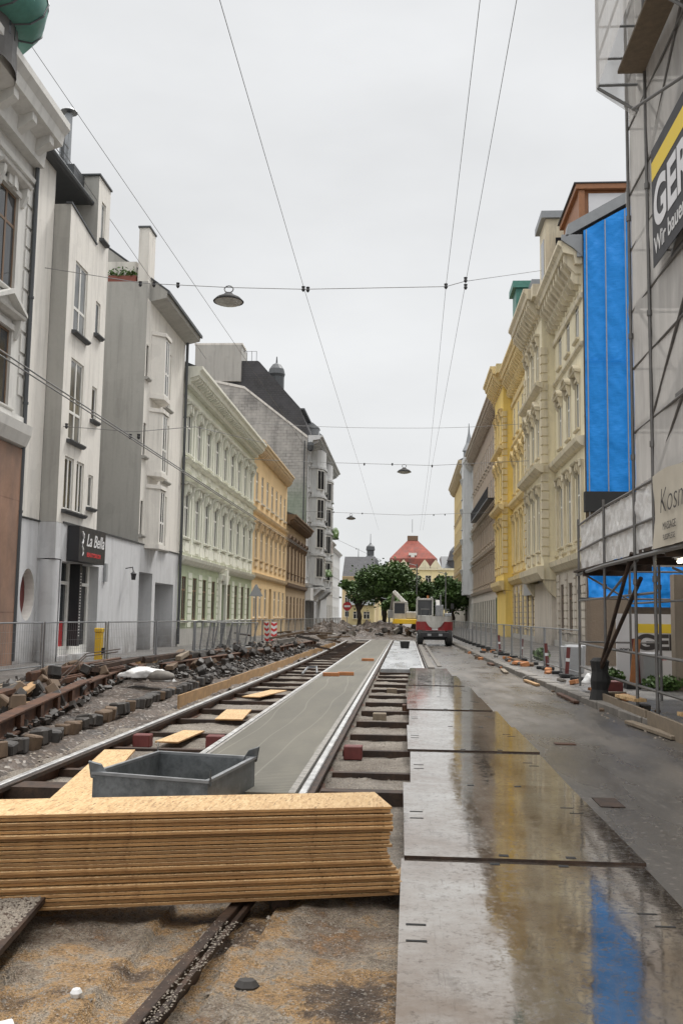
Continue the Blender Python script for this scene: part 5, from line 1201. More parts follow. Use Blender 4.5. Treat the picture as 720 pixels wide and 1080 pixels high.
# ------------------------------------------------------------------ buildings, right side
def ornate(name, label, Y0, U, H, wm, tm, gm, cols, baycols, bay, gdoors, lab2=None, baymat=None, baytrim=None, lowmat=None, top_h='none', dz=0, X=8.):
    F = right(Y0, X); root = bld(name, F, label)
    rows = [(5.1 + dz, 8.3 + dz), (10.3 + dz, 12.6 + dz), (14.6 + dz, 16.8 + dz)]
    m = MB(); F.wall(m, 0, U, 3.95, H - 1.0, [(c - .5, c + .5, a, b) for a, b in rows for c in cols]); m.build('wall', M[wm], root)
    gw = [c for c in cols if c not in gdoors]
    m = MB(); F.wall(m, 0, U, .1, 3.95, [(c - .55, c + .55, .9, 3.3) for c in gw] + [(c - .6, c + .6, .11, 3.1) for c in gdoors], 0, .3); m.build('ground_floor_wall', M[gm], root)
    m = MB(); F.box(m, .3, U - .02, 0, H - .6, -12, -.32); m.build('side_wall', M[wm], root)
    for i, (a, b) in enumerate(rows):
        p = window_proto(F, 1.0, b - a, M['frame_white'], M['pane'], M[tm], root, ['flatorn', 'seg' if name[0] == 'c' else 'ped', top_h][i], apron=[.5, .5, .0][i], jamb=.16, transom=.66); place_windows(F, root, p, cols, a)
    if gw: p = window_proto(F, 1.1, 2.4, M['frame_brown'], M['pane_dark'], M[gm], root, 'none'); place_windows(F, root, p, gw, .9)
    for c in gdoors:
        m = MB(); F.box(m, c - .58, c + .58, .11, 3.1, -.3, -.24); m.build('door', M['frame_dark'], root)
    m = MB(); cornice(F, m, 0, U, H, 1.1, 1.1, .78, .34, .9)
    for k in range(int(U / .78)):
        u_ = (k + .5) * U / int(U / .78); P = F.p(u_, H - 1.55, .42)
        F.prism(m, [(.0, H - 2.0), (.32, H - 1.95), (.5, H - 1.7), (.42, H - 1.35), (.0, H - 1.3)], u_ - .1, u_ + .1)
    F.prism(m, [(.004, H - 2.75), (.12, H - 2.7), (.16, H - 2.5), (.004, H - 2.45)], 0, U); m.build('cornice', M[tm], root)
    m = MB()
    for z_, h_, o_ in ((3.95, .55, .42), (9.25 + dz, .45, .40), (13.9 + dz, .2, .16), (4.75, .12, .12)): F.prism(m, [(.004, z_), (o_ * .4, z_ + .05), (o_ * .9, z_ + h_ * .55), (o_, z_ + h_), (.004, z_ + h_ + .04)], 0, U)
    m.build('string_course', M[tm], root)
    m = MB()
    us = sorted(cols); mids = [(a + b) / 2 for a, b in zip(us, us[1:])] + [max(.3, us[0] - 1.1), min(U - .3, us[-1] + 1.1)]
    for u_ in mids:
        m = MB(); F.box(m, u_ - .18, u_ + .18, 5.0 + dz, 8.7 + dz, .004, .12); F.box(m, u_ - .23, u_ + .23, 8.4 + dz, 8.72 + dz, .12, .18)
        m.build('pilaster', M[tm], root); m = MB()
        for k in range(9): F.box(m, u_ - .42, u_ + .42, .45 + k * .38, .77 + k * .38, .004, .07)
        m.build('rusticated_pier', M[lowmat or tm], root)
    m = MB(); F.box(m, 0, U, .1, .42, .004, .12); m.build('plinth', M['grey_plaster_dark_shaded'], root)
    # avant-corps
    a, b, dd = bay; bm_ = M[baymat or wm]; bt = M[baytrim or tm]
    m = MB(); bc = [(a + b) / 2 + (i - (baycols - 1) / 2) * 2.1 for i in range(baycols)]
    F.wall(m, a, b, 3.6, H - .3, [(c - .5, c + .5, r0, r1) for r0, r1 in rows for c in bc], dd)
    for u_ in (a, b): m.poly([F.p(u_, 3.6, 0), F.p(u_, 3.6, dd), F.p(u_, H - .3, dd), F.p(u_, H - .3, 0)])
    F.box(m, a + .01, b - .01, H - .3, H + .5, -1.5, dd - .01)
    if baymat: F.box(m, a + .01, b - .01, .1, 3.58, .0, dd - .12)
    m.build('avant_corps', bm_, root)
    if not baymat: m = MB(); F.box(m, a + .3, b - .3, .1, 3.58, .0, .25); m.build('avant_corps_base', M[gm], root)
    for i, (r0, r1) in enumerate(rows):
        p = window_proto(F, 1.0, r1 - r0, M['frame_white'], M['pane'], bt, root, ['flatorn', 'ped', 'flat'][i], apron=[.5, .5, 0][i]); place_windows(F, root, p, bc, r0, dd)
    m = MB(); Fb = Frame(*F.p(0, 0, dd)[:2], F.u, F.n)
    cornice(Fb, m, a - .1, b + .1, H + .6, 1.1, 1.0, .7, .3, .8)
    for u_ in (a, b):
        sg = -1 if u_ == a else 1
        F.box(m, min(u_ + sg * .002, u_ + sg * .9), max(u_ + sg * .002, u_ + sg * .9), H - .1, H + .6, -.5, dd + .6)
        for k in range(26):
            z_ = 4.9 + k * .5
            if z_ > H - 3: break
            Fb.box(m, (a if sg < 0 else b - .42), (a + .42 if sg < 0 else b), z_, z_ + .4, .004, .07)
            F.box(m, min(u_, u_ + sg * .06), max(u_, u_ + sg * .06), z_, z_ + .4, dd - .3, dd + .07)
    for z_, h_, o_ in ((3.6, .7, .4), (9.25 + dz, .45, .5), (13.9 + dz, .3, .4)):
        Fb.prism(m, [(.004, z_), (o_ * .4, z_ + .05), (o_ * .9, z_ + h_ * .55), (o_, z_ + h_), (.004, z_ + h_ + .04)], a - o_ * .6, b + o_ * .6)
    for u_ in (a + .3, b - .3): F.prism(m, [(.004, 2.6), (.35, 2.9), (dd, 3.5), (dd, 3.59), (.004, 3.59)], u_ - .25, u_ + .25)
    m.build('avant_corps_trim', bt, root)
    return root, F

root, F = ornate('cream_house', 'cream stucco house with heavy cornice beside the blue tarpaulin', 43.0, 16.4, 19.0, 'cream_plaster', 'cream_trim', 'cream_low', [1.6, 4.1, 6.6], 3, (8.3, 15.8, .7), [1.6], dz=.1, lowmat='cream_low')
# gable firewall + roof of cream house
m = MB(); prof = [(0, .1), (0, 19.0), (-1.0, 19.4), (-5.5, 22.6), (-12, 18.5), (-12, .1)]
F.box(m, .0, .28, .1, 19.0, -12, -.002); m.hexa([F.p(0, 19.0, -.3), F.p(0, 19.0, -12), F.p(.28, 19.0, -12), F.p(.28, 19.0, -.3), F.p(0, 22.4, -5.3), F.p(0, 22.4, -5.7), F.p(.28, 22.4, -5.7), F.p(.28, 22.4, -5.3)]); m.build('firewall', M['rubble'], root)
m = MB(); F.prism(m, [(1.0, 19.02), (1.0, 19.1), (-1.6, 20.6), (-5.5, 22.9), (-12, 19.1), (-12, 19.02)], .3, 16.0); m.build('roof', M['slate'], root)
m = MB(); m.hexa([F.p(-.12, 19.15, .75), F.p(-.12, 22.75, -5.6), F.p(.45, 22.75, -5.6), F.p(.45, 19.15, .75), F.p(-.12, 19.75, .65), F.p(-.12, 23.3, -5.6), F.p(.45, 23.3, -5.6), F.p(.45, 19.75, .65)]); m.build('verge_flashing', M['zinc'], root)
m = MB(); F.box(m, -.1, .2, 18.2, 19.1, .003, .25); F.prism(m, [(.0, 18.2), (.4, 18.6), (.95, 19.0), (.95, 19.25), (0, 19.25)], -.12, .0); m.build('broken_cornice_end', M['zinc'], root)
# dormer of cream house
m = MB(); F.box(m, 8.9, 11.2, 19.6, 23.9, -1.8, .35); o = m.build('dormer', M['cream_trim'], root)
m = MB(); F.box(m, 8.7, 11.4, 23.9, 24.3, -1.9, .6); m.build('dormer_cap', M['zinc'], o); m = MB(); F.box(m, 9.5, 10.6, 20.6, 23.0, .352, .37); F.box(m, 8.88, 8.899, 20.6, 22.8, -1.1, -.2); m.build('pane', M['pane_dark'], o)
m = MB(); F.prism(m, [(-.3, 19.7), (-1.0, 24.0), (-4, 24.0), (-6, 20)], 11.3, 14.2); m.build('slate_turret', M['slate'], root)
# rooftop timber box with glazing
RZ = -1.1
pr = empty('rooftop_room', (8.3, 46, 20.8 + RZ), 'brown timber rooftop room with a big window above the blue tarpaulin', 'rooftop room')
m = MB(); m.box(8.5, 15.5, 46.3, 51, 20.9, 24.0); m.v = [(x, y, z + RZ) for x, y, z in m.v]; m.build('wall', M['wood_brown'], pr)
m = MB(); m.box(8.3, 15.7, 46.0, 51.2, 24.0, 24.28); m.box(8.45, 8.75, 46.1, 46.3, 20.9, 24.0); m.v = [(x, y, z + RZ) for x, y, z in m.v]; m.build('roof_edge', M['wood_brown'], pr, bevel=.02); m = MB(); m.box(8.95, 15.2, 46.22, 46.28, 21.6, 23.85); m.v = [(x, y, z + RZ) for x, y, z in m.v]; m.build('pane', M['sign_white'], pr); m = MB(); m.box(8.25, 8.45, 47, 49.5, 20.8, 22.6); m.v = [(x, y, z + RZ) for x, y, z in m.v]; m.build('side_box', M['wood_brown'], pr)
m = MB(); m.box(8.2, 15.75, 45.95, 51.25, 24.282, 24.34); m.v = [(x, y, z + RZ) for x, y, z in m.v]; m.build('roof_sheet', M['zinc_dark'], pr)

root, F = ornate('yellow_house', 'yellow stucco house with a green roof turret, next to the cream house', 59.5, 20.5, 20.2, 'yellow_plaster', 'yellow_trim', 'cream_low', [1.4, 3.9, 6.4, 8.9, 11.3], 3, (12.6, 19.2, .7), [6.4], baymat='yellow_bay', baytrim='yellow_trim', lowmat='yellow_trim', dz=.4)
m = MB(); F.prism(m, [(1.0, 20.22), (-1.6, 21.8), (-5.5, 24.0), (-12, 20.22)], .05, 20.4); m.build('roof', M['slate'], root)
m = MB(); F.box(m, 8.0, 10.2, 21.0, 25.4, -1.0, .2); F.box(m, 7.8, 10.4, 25.4, 25.9, -1.2, .45); m.build('roof_turret', M['copper'], root); m = MB(); F.prism(m, [(-.2, 21.0), (-.6, 25.2), (-3, 25.2), (-5, 21.0)], 5.6, 7.95); m.build('roof_block', M['zinc'], root)
m = MB(); F.box(m, .3, 4.4, 3.0, 3.9, .13, .22); m.build('shop_fascia', M['grey_paint'], root)

def row(name, label, Y0, U, H, wm, tm, gm, nc, zs, X=8., hood='flat', w=1.0, h=2.1, roof='slate', iron=False):
    F = right(Y0, X); root = bld(name, F, label); cols = [(i + .5) * U / nc for i in range(nc)]
    m = MB(); F.wall(m, 0, U, 4.0, H - .6, [(c - w / 2, c + w / 2, z, z + h) for z in zs for c in cols]); m.build('wall', M[wm], root)
    m = MB(); F.wall(m, 0, U, .1, 4.0, [(c - .6, c + .6, .6, 3.2) for c in cols], 0, .3); m.build('ground_floor_wall', M[gm], root)
    m = MB(); F.box(m, .02, U - .02, 0, H - .3, -12, -.32); m.build('side_wall', M[wm], root)
    m = MB(); F.prism(m, [(.9, H + .01), (-5.5, H + 3.2), (-12, H + .01)], .03, U - .03); m.build('roof', M[roof], root)
    for i, z in enumerate(zs):
        p = window_proto(F, w, h, M['frame_white'], M['pane_dark'], M[tm], root, hood if i < 2 else 'none', apron=.4); place_windows(F, root, p, cols, z)
    p = window_proto(F, 1.2, 2.6, M['frame_green'], M['pane_dark'], M[gm], root, 'none'); place_windows(F, root, p, cols, .6)
    m = MB(); cornice(F, m, 0, U, H, 1.0, 1.0, .8, .3, .8)
    for z_ in (4.0, zs[1] - .9, zs[2] - .9): F.prism(m, [(.004, z_), (.2, z_ + .05), (.3, z_ + .3), (.004, z_ + .34)], 0, U)
    m.build('cornice', M[tm], root)
    return root, F
root, F = row('taupe_house', 'long grey brown house with five rows of windows and dark cornice', 80.1, 35, 21.2, 'taupe_plaster', 'taupe_trim', 'cream_low', 15, [4.9, 8.7, 12.5, 16.3])
m = MB()
F.box(m, 4, 26, 12.0, 12.12, .3, .9)
for k in range(60): F.box(m, 4 + k * .37, 4.04 + k * .37, 12.12, 13.0, .86, .9)
F.box(m, 4, 26, 13.0, 13.06, .84, .92); m.build('balcony', M['black'], root)
m = MB(); F.box(m, .6, 5, .3, 3.3, .01, .08); m.build('shop_shutter', M['frame_green'], root)
root, F = row('white_narrow_house', 'narrow white house with a projecting bay and roof pinnacle, beyond the taupe house', 115.2, 11, 20.8, 'jug_plaster', 'white_plaster', 'grey_plaster', 4, [4.9, 8.7, 12.5, 16.3])
m = MB(); F.vprism(m, [(2, .01), (2.6, 1.0), (6.4, 1.0), (7, .01)], 4.3, 21.5); m.build('bay', M['jug_plaster'], root)
p = window_proto(F, 1.2, 2.1, M['frame_white'], M['pane_dark'], M['white_plaster'], root, 'flat', deep=0.0)
for i, z in enumerate((4.9, 8.7, 12.5, 16.3)): place_windows(F, root, p, [4.5], z, 1.02, first=(i == 0))
m = MB(); P = F.p(4.5, 0, .2); m.lathe((P[0], P[1], 21.5), [(.7, 0), (.7, .9), (.85, 1.0), (.4, 2.0), (.12, 3.4), (.04, 4.6)], 10); m.build('pinnacle', M['zinc'], root)
row('ochre_house', 'far ochre yellow house, last in the right row', 126.3, 30, 22.5, 'ochre_plaster', 'ochre_trim', 'cream_low', 12, [4.9, 8.7, 12.5, 16.3], X=7.8)
plain('distant_grey_house', Fc(15.5, 235), 14, 13, 12, 'far_grey', 'dim grey distant house showing between the trees and the ochre house', [1.5 + 2.6 * i for i in range(5)], [2, 6, 10], rise=4)

# ------------------------------------------------------------------ blue tarpaulins on the gable
def sheet(name, x0, x1, zb, ztop, Y, mat, label, cat, nx=60, nzv=90, amp=.07, seed=0, parent=None):
    b = MB()
    for j in range(nzv + 1):
        for i in range(nx + 1):
            s_ = i / nx; t_ = j / nzv; x = x0 + (x1 - x0) * s_; z = zb + (ztop(x) - zb) * t_
            y = Y - amp * (.5 + nz(x * .8 + z * .25, z * .35, 2.2, seed)) - .012 * nz(x * 1.2 - z * .9, z * .6, 5, seed) - .05 * abs(math.sin((x - 8.1) * PI / .9)) ** .6; b.v.append((x, y, z))
    for j in range(nzv):
        for i in range(nx): a = j * (nx + 1) + i; b.f.append((a, a + 1, a + nx + 2, a + nx + 1))
    o = b.build(name, M[mat], parent, smooth=True); return tag(o, label, cat) if parent is None else o
tp = empty('blue_tarpaulin', (8, 42.8, 6.6), 'tall bright blue tarpaulin covering the gable wall of the cream house', 'tarpaulin')
sheet('tarp_sheet', 8.02, 14, 6.6, lambda x: 19.12 + (x - 7.4) * .555 - .1, 42.8, 'tarp', None, None, nx=90, nzv=160, amp=.06, parent=tp)
for k, x in enumerate((8.1, 8.95, 9.85, 10.75, 11.65, 12.55, 13.45)):
    m = MB(); zt_ = 19.1 + (x - 7.4) * .555 - .15; m.beam((x, 42.58, 6.8 if k else .2), (x + .02, 42.58, zt_), .045, .04, (0, 1, 0)); m.build('batten', M['galv'], tp)
m = MB(); m.beam((8.0, 42.61, 13.2), (13.6, 42.6, 13.2), .02, .03); m.build('rope', M['tarp'], tp)
sheet('blue_tarpaulin', 7.9, 14, 2.1, lambda x: 4.3 + .1 * math.sin(x * 3), 42.3, 'tarp', 'lower crumpled blue tarpaulin hanging behind the scaffold passage', 'tarpaulin', 60, 30, .25, 4)
m = MB(); m.box(7.9, 13.8, 42.5, 42.9, 6.3, 7.2); tag(m.build('black_tarpaulin', M['black_rubber']), 'black strip of sheeting between the blue tarpaulins', 'sheeting')

# ------------------------------------------------------------------ scaffold
S = empty('scaffold', (3.7, 14, .1), 'tall netted tube scaffold bridging the right sidewalk', 'scaffold')
XF = 3.62
def pole(x, y, z0, z1, r=.026, mat='galv_dark', nm='pole'):
    m = MB(); m.tube([(x, y, z0), (x, y, z1)], r, 8)
    z = z0 + 2
    while z < z1: m.tube([(x, y, z), (x, y, z + .09)], r + .014, 8); z += 2
    m.build(nm, M[mat], S)
py = [6.4, 8.9, 11.4, 14.15, 15.35, 17.7, 21.3]
for y in py: pole(XF if y < 21 else 3.8, y, .1, 3.75 if y > 16 else 16)
for y in py[:5] + [17.7]: pole(4.6, y, .1, 16)
pole(4.9, 21.3, .1, 3.4)
m = MB()
def L(a, b, r=.024): m.tube([a, b], r, 6)
for z in (.52, 1.02, 3.05, 3.62): L((XF + .02, 5, z), (XF + .02, 17.7, z)); L((XF + .02, 17.7, z), (3.82, 21.4, z))
for z in (2.52,): L((XF - .03, 5, z), (XF - .03, 17.7, z), .035); L((XF - .03, 17.7, z), (3.78, 21.4, z), .035)
for z in (1.95,): L((XF + .03, 14.2, z), (3.8, 21.4, z), .022)
L((3.8, 21.3, 2.0), (6.5, 21.3, 2.0)); L((3.8, 21.3, 1.05), (5.5, 21.3, 1.05)); L((3.8, 21.3, 2.6), (6.5, 21.3, 2.6)); L((4.9, 14, 1.9), (4.9, 21.3, 1.9))
m.build('ledger', M['galv_dark'], S)
m = MB()
for z in (4.55, 5.6, 6.55, 7.6, 8.55, 9.7, 10.55, 11.7, 12.6, 13.6, 14.6):
    for x in (XF + .03, 4.6): m.tube([(x, 5, z), (x, 15.35, z)], .02, 6)
    m.tube([(XF, 15.35, z), (4.6, 15.35, z)], .02, 6)
m.build('guard_rail', M['galv_dark'], S)
for k in range(7):
    z = 2.6 + 2.0 * k
    m = MB(); m.box(XF + .05, 4.6, 5, 15.3, z, z + .05); m.build('deck', M['galv_dark'] if k else M['rust_dark'], S)
m = MB(); m.box(XF + .06, 4.3, 15.35, 21.3, 2.56, 2.6); m.build('deck', M['rust_dark'], S)
for k in range(8): m = MB(); m.box(XF + .02, 4.5, 5.2 + k * 2.1, 5.28 + k * 2.1, 2.44, 2.555); m.build('joist', M['rust_dark'], S)
for (a, b) in (((XF + .03, 14.15, 4.6), (XF + .03, 11.4, 6.6)), ((XF + .03, 11.4, 6.6), (XF + .03, 8.9, 8.6)), ((XF + .05, 14.15, 8.6), (XF + .05, 11.4, 10.6)), ((4.8, 15.3, 4.6), (XF + .1, 15.3, 6.6)), ((4.8, 15.3, 8.6), (XF + .1, 15.3, 10.6)), ((XF + .05, 17.7, 1.95), (XF + .05, 15.4, 2.5)), ((4.9, 21.2, 1.95), (3.85, 21.2, 2.55)),
               ((XF + .05, 14.1, 3.7), (XF + .05, 12.0, 5.0)), ((4.85, 17.7, 2.5), (4.85, 14.2, 1.9)), ((XF - .25, 13.9, 9.25), (XF - .02, 11.2, 8.35))):
    m = MB(); m.tube([a, b], .024, 6); m.build('brace', M['galv_dark'], S)
# stair/ledge shapes behind net
for k in range(3):
    m = MB(); m.hexa([(4.0, 14.9, 4.7 + 2 * k), (4.6, 14.9, 4.7 + 2 * k), (4.6, 15.0, 4.7 + 2 * k), (4.0, 15.0, 4.7 + 2 * k), (4.0, 11.9, 6.6 + 2 * k), (4.6, 11.9, 6.6 + 2 * k), (4.6, 12.0, 6.7 + 2 * k), (4.0, 12.0, 6.7 + 2 * k)]); m.build('stair', M['galv'], S)
# cantilevered bracket platform near the top
m = MB(); m.box(3.22, XF, 8, 14.2, 10.0, 10.05); m.build('bracket_deck', M['wood_tie'], S)
m = MB()
for y in (14.6, 12.0, 9.5):
    m.tube([(3.0, y, 10.0), (3.0, y, 14)], .024, 6); m.tube([(3.0, y, 10.0), (XF, y, 9.6)], .024, 6); m.tube([(3.0, y, 10.05), (XF, y, 10.05)], .024, 6)
for z in (10.5, 11.05, 12.0): m.tube([(3.0, 8, z), (3.0, 14.6, z)], .02, 6); m.tube([(3.0, 14.6, z), (XF, 14.6, z)], .02, 6)
m.build('bracket_frame', M['galv'], S)
m = MB(); m.poly([(2.97, 14.6, 9.95), (XF, 14.7, 9.55), (XF, 14.7, 14), (2.97, 14.6, 14)]); m.poly([(2.97, 14.6, 9.95), (2.97, 5, 9.95), (2.97, 5, 14), (2.97, 14.6, 14)]); m.build('netting', M['net'], S)
# main netting: front, wavy end
b = MB(); nzv, ny = 80, 30
for j in range(nzv + 1):
    z = 3.66 + (15.5 - 3.66) * j / nzv
    for i in range(ny + 1):
        y = 5 + 10.45 * i / ny; b.v.append((XF + .05 + .03 * nz(y, z, .9, 3) + .03 * math.sin(y * 1.2), y, z))
for j in range(nzv):
    for i in range(ny): a = j * (ny + 1) + i; b.f.append((a, a + 1, a + ny + 2, a + ny + 1))
b.build('netting', M['net'], S, smooth=True)
b = MB()
for j in range(nzv + 1):
    z = 3.66 + (15.5 - 3.66) * j / nzv; wv = .16 * abs(math.sin((z - 4.6) * PI / 2.0)) ** .7
    for i in range(16):
        t_ = i / 15; b.v.append((XF + .09 + t_ * 1.3 - .10 * (1 - t_) * (1 - wv * 4), 15.42 + .12 * math.sin(t_ * 5 + z) + .5 * (1 - t_) * (.16 - wv), z))
for j in range(nzv):
    for i in range(15): a = j * 16 + i; b.f.append((a, a + 1, a + 17, a + 16))
b.build('netting', M['net'], S, smooth=True)
b = MB()
for (xa, ya), (xb, yb) in (((4.68, 5), (4.68, 19.6)), ((4.68, 19.6), (9.5, 19.6))):
    for j in range(40):
        for i in range(20):
            f_ = lambda i, j: (xa + (xb - xa) * i / 20 + (.05 * nz(ya + (yb - ya) * i / 20, j * .35, 1, 6) if xa == xb else 0), ya + (yb - ya) * i / 20, 2.62 + 12.8 * j / 40)
            b.poly([f_(i, j), f_(i + 1, j), f_(i + 1, j + 1), f_(i, j + 1)])
b.build('dust_sheet', M['dust_sheet'], S)
# parapet film
b = MB()
def pfx(y): return XF if y < 17.7 else XF + (y - 17.7) * .05
for j in range(17):
    for i in range(121):
        y = 14.2 + 7.1 * i / 120; z = 2.6 + 1.0 * j / 16; b.v.append((pfx(y) + .05 + .045 * nz(y * 1.4 + z * .8, z * 1.1, 2.3, 7) + .03 * nz(y * 2, z, 5, 3), y, z))
for j in range(16):
    for i in range(120): a = j * 121 + i; b.f.append((a, a + 1, a + 122, a + 121))
b.build('parapet_film', M['film'], S, smooth=True)
# building behind scaffold
F = right(-12, 8.0); root = bld('scaffolded_building', F, 'building hidden behind the netted scaffold at the right edge')
m = MB(); F.wall(m, 0, 30.8, .1, 15.5, [(c - .6, c + .6, z, z + 2.1) for z in (1.0, 5, 8.6, 12.2) for c in [2 + 2.9 * i for i in range(10)]]); F.box(m, 0, 30.8, .05, 15.4, -10, -.25); m.build('wall', M['grey_plaster'], root)
p = window_proto(F, 1.2, 2.1, M['frame_white'], M['pane_dark'], M['grey_plaster'], root, 'none')
for i, z in enumerate((1.0, 5, 8.6, 12.2)): place_windows(F, root, p, [2 + 2.9 * i for i in range(10)], z, first=(i == 0))
m = MB(); F.prism(m, [(.3, 15.5), (-5, 18), (-10, 15.5)], 0, 30.8); m.build('roof', M['slate'], root)
m = MB(); m.box(5.55, 7.99, 20.2, 20.5, .1, 2.5); tag(m.build('graffiti_wall', M['graffiti']), 'rough patched wall with faded posters under the scaffold deck', 'wall')
m = MB(); m.box(5.9, 6.35, 20.14, 20.195, .9, 1.9); tag(m.build('poster', M['sign_white']), 'torn white poster on the rough patched wall', 'poster')
m = MB(); m.box(7.8, 9.3, 41.9, 42.2, .1, 2.3); tag(m.build('rubble_wall', M['rubble']), 'rough brown rubble wall below the lower blue tarpaulin', 'wall')
m = MB(); m.box(4.6, 5.0, 33.0, 33.3, .1, 2.9) if False else m.box(5.65, 6.95, 30.4, 30.7, .1, 2.2); tag(m.build('rough_hoarding', M['rubble']), 'tall rough brown hoarding left of the white builder sign', 'hoarding')
# props
pr = empty('wrapped_prop', (3.47, 17.5, 0), 'black plastic wrapped post foot with two leaning dark steel props', 'prop')
b = MB(); b.lathe((3.47, 17.5, .0), [(0, 0), (.17, 0), (.20, .12), (.15, .3), (.19, .45), (.15, .62), (.17, .8), (.1, .86), (0, .86)], 12); b.v = [(x + .03 * nz(x * 3, z, 3, 1), y + .03 * nz(y * 3, z, 3, 2), z) for x, y, z in b.v]; b.build('plastic_wrap', M['black_rubber'], pr)
for q in ((XF + .01, 15.6, 2.62), (XF + .05, 15.2, 2.2)):
    b = MB(); b.tube([(3.46, 17.5, .6), q], .035, 8); b.build('prop_tube', M['rust_dark'], pr)
# base boards
for i, (ya, yb) in enumerate(((17.4, 14.3), (14.2, 11.6), (11.5, 8.6))):
    m = MB(); m.beam((XF - .12, ya, .12), (XF - .12, yb, .12), .05, .24); tag(m.build('scaffold_plank', M['wood_tie']), ['far', 'middle', 'near'][i] + ' weathered plank on edge at the foot of the scaffold', 'plank')
for i, (x, y) in enumerate(((3.55, 16.2), (3.75, 13.3))):
    m = MB(); m.beam((x, y, .3), (x + .1, y - .9, .3), .2, .05); tag(m.build('scaffold_plank', M['osb']), ['short board lying on the scaffold foot near the black wrap', 'orange board piece at the right edge on the scaffold foot'][i], 'board')
# banners
bn = empty('advertising_banner', (XF - .09, 14.1, 6.7), 'charcoal advertising banner with yellow stripe hung high on the scaffold', 'banner')
XB = XF - .08; zb_, zt_ = 6.62, 8.40
m = MB(); m.poly([(XB, 13.57, zb_), (XB, 8.7, zb_), (XB, 8.7, zt_), (XB, 13.57, zt_)]); m.poly([(XB + .01, 13.57, zb_), (XB + .01, 8.7, zb_), (XB + .01, 8.7, zt_), (XB + .01, 13.57, zt_)]); m.build('cloth', M['sign_dark'], bn)
m = MB(); m.poly([(XB - .004, 13.55, 7.92), (XB - .004, 8.7, 7.92), (XB - .004, 8.7, 8.2), (XB - .004, 13.55, 8.2)]); m.build('stripe', M['sign_yellow'], bn)
text('GERÜST', .92, (XB - .006, 13.47, 7.15), (0, -1, 0), (0, 0, 1), M['sign_white'], 'lettering', bn, .001, 0, .03, 1.02)
text('Wir bauen Ihr Gerüst', .36, (XB - .006, 13.47, 6.78), (0, -1, 0), (0, 0, 1), M['light_text'], 'lettering', bn, .001, 0, .006)
bn = empty('cosmetics_banner', (XF - .09, 14.0, 2.6), 'cream cloth banner reading Kosmetik on the scaffold parapet', 'banner')
b = MB()
for j in range(13):
    for i in range(41):
        y = 13.85 - 3.4 * i / 40; z = 2.56 + 1.05 * j / 12; b.v.append((XB + .03 * nz(y * 1.2 - z * .6, z, 1.4, 9), y, z + .03 * math.sin(i * .25) * (j / 12)))
for j in range(12):
    for i in range(40): a = j * 41 + i; b.f.append((a, a + 1, a + 42, a + 41))
b.build('cloth', M['sign_cream'], bn, smooth=True)
text('Kosmetik', .50, (XB - .03, 13.42, 3.02), (0, -1, 0), (0, 0, 1), M['sign_text'], 'lettering', bn, .001, .2, -.008, 1.1)
text('MASSAGE', .15, (XB - .03, 13.27, 2.78), (0, -1, 0), (0, 0, 1), M['sign_text'], 'lettering', bn, .001); text('FUSSPFLEGE', .11, (XB - .03, 13.27, 2.64), (0, -1, 0), (0, 0, 1), M['sign_text'], 'lettering', bn, .001)
sb = empty('builder_sign', (5.2, 21.7, .1), 'white builder sign board with yellow block and GE lettering behind the scaffold', 'sign board')
m = MB(); m.box(4.68, 6.5, 21.7, 21.75, .08, 1.68); m.build('board', M['sign_white'], sb)
m = MB(); m.box(5.12, 6.2, 21.69, 21.698, 1.26, 1.46); m.build('stripe', M['sign_yellow'], sb)
text('GERÜST', .46, (5.10, 21.692, .9), (1, 0, 0), (0, 0, 1), M['sign_text'], 'lettering', sb, .002, 0, .022, 1.25)
text('www.', .13, (4.74, 21.692, .86), (1, 0, 0), (0, 0, 1), M['sign_text'], 'lettering', sb, .002); text('Wir bauen Ihr', .10, (5.2, 21.692, .66), (1, 0, 0), (0, 0, 1), M['sign_red'], 'lettering', sb, .002); text('Gerüst', .10, (5.2, 21.692, .54), (1, 0, 0), (0, 0, 1), M['grey_paint'], 'lettering', sb, .002)
m = MB(); m.box(5.1, 5.2, 21.69, 21.697, .52, .62); m.build('red_mark', M['sign_red'], sb)
tl = empty('tube_lamp', (4.1, 13.4, 2.3), 'lit fluorescent tube lamp under the scaffold deck', 'lamp')
m = MB(); m.tube([(3.95, 14.1, 2.40), (3.95, 12.6, 2.40)], .03, 10); m.build('tube', M['tube_light'], tl); m = MB(); m.box(3.90, 4.0, 12.55, 14.15, 2.435, 2.46); m.build('housing', M['white'], tl)
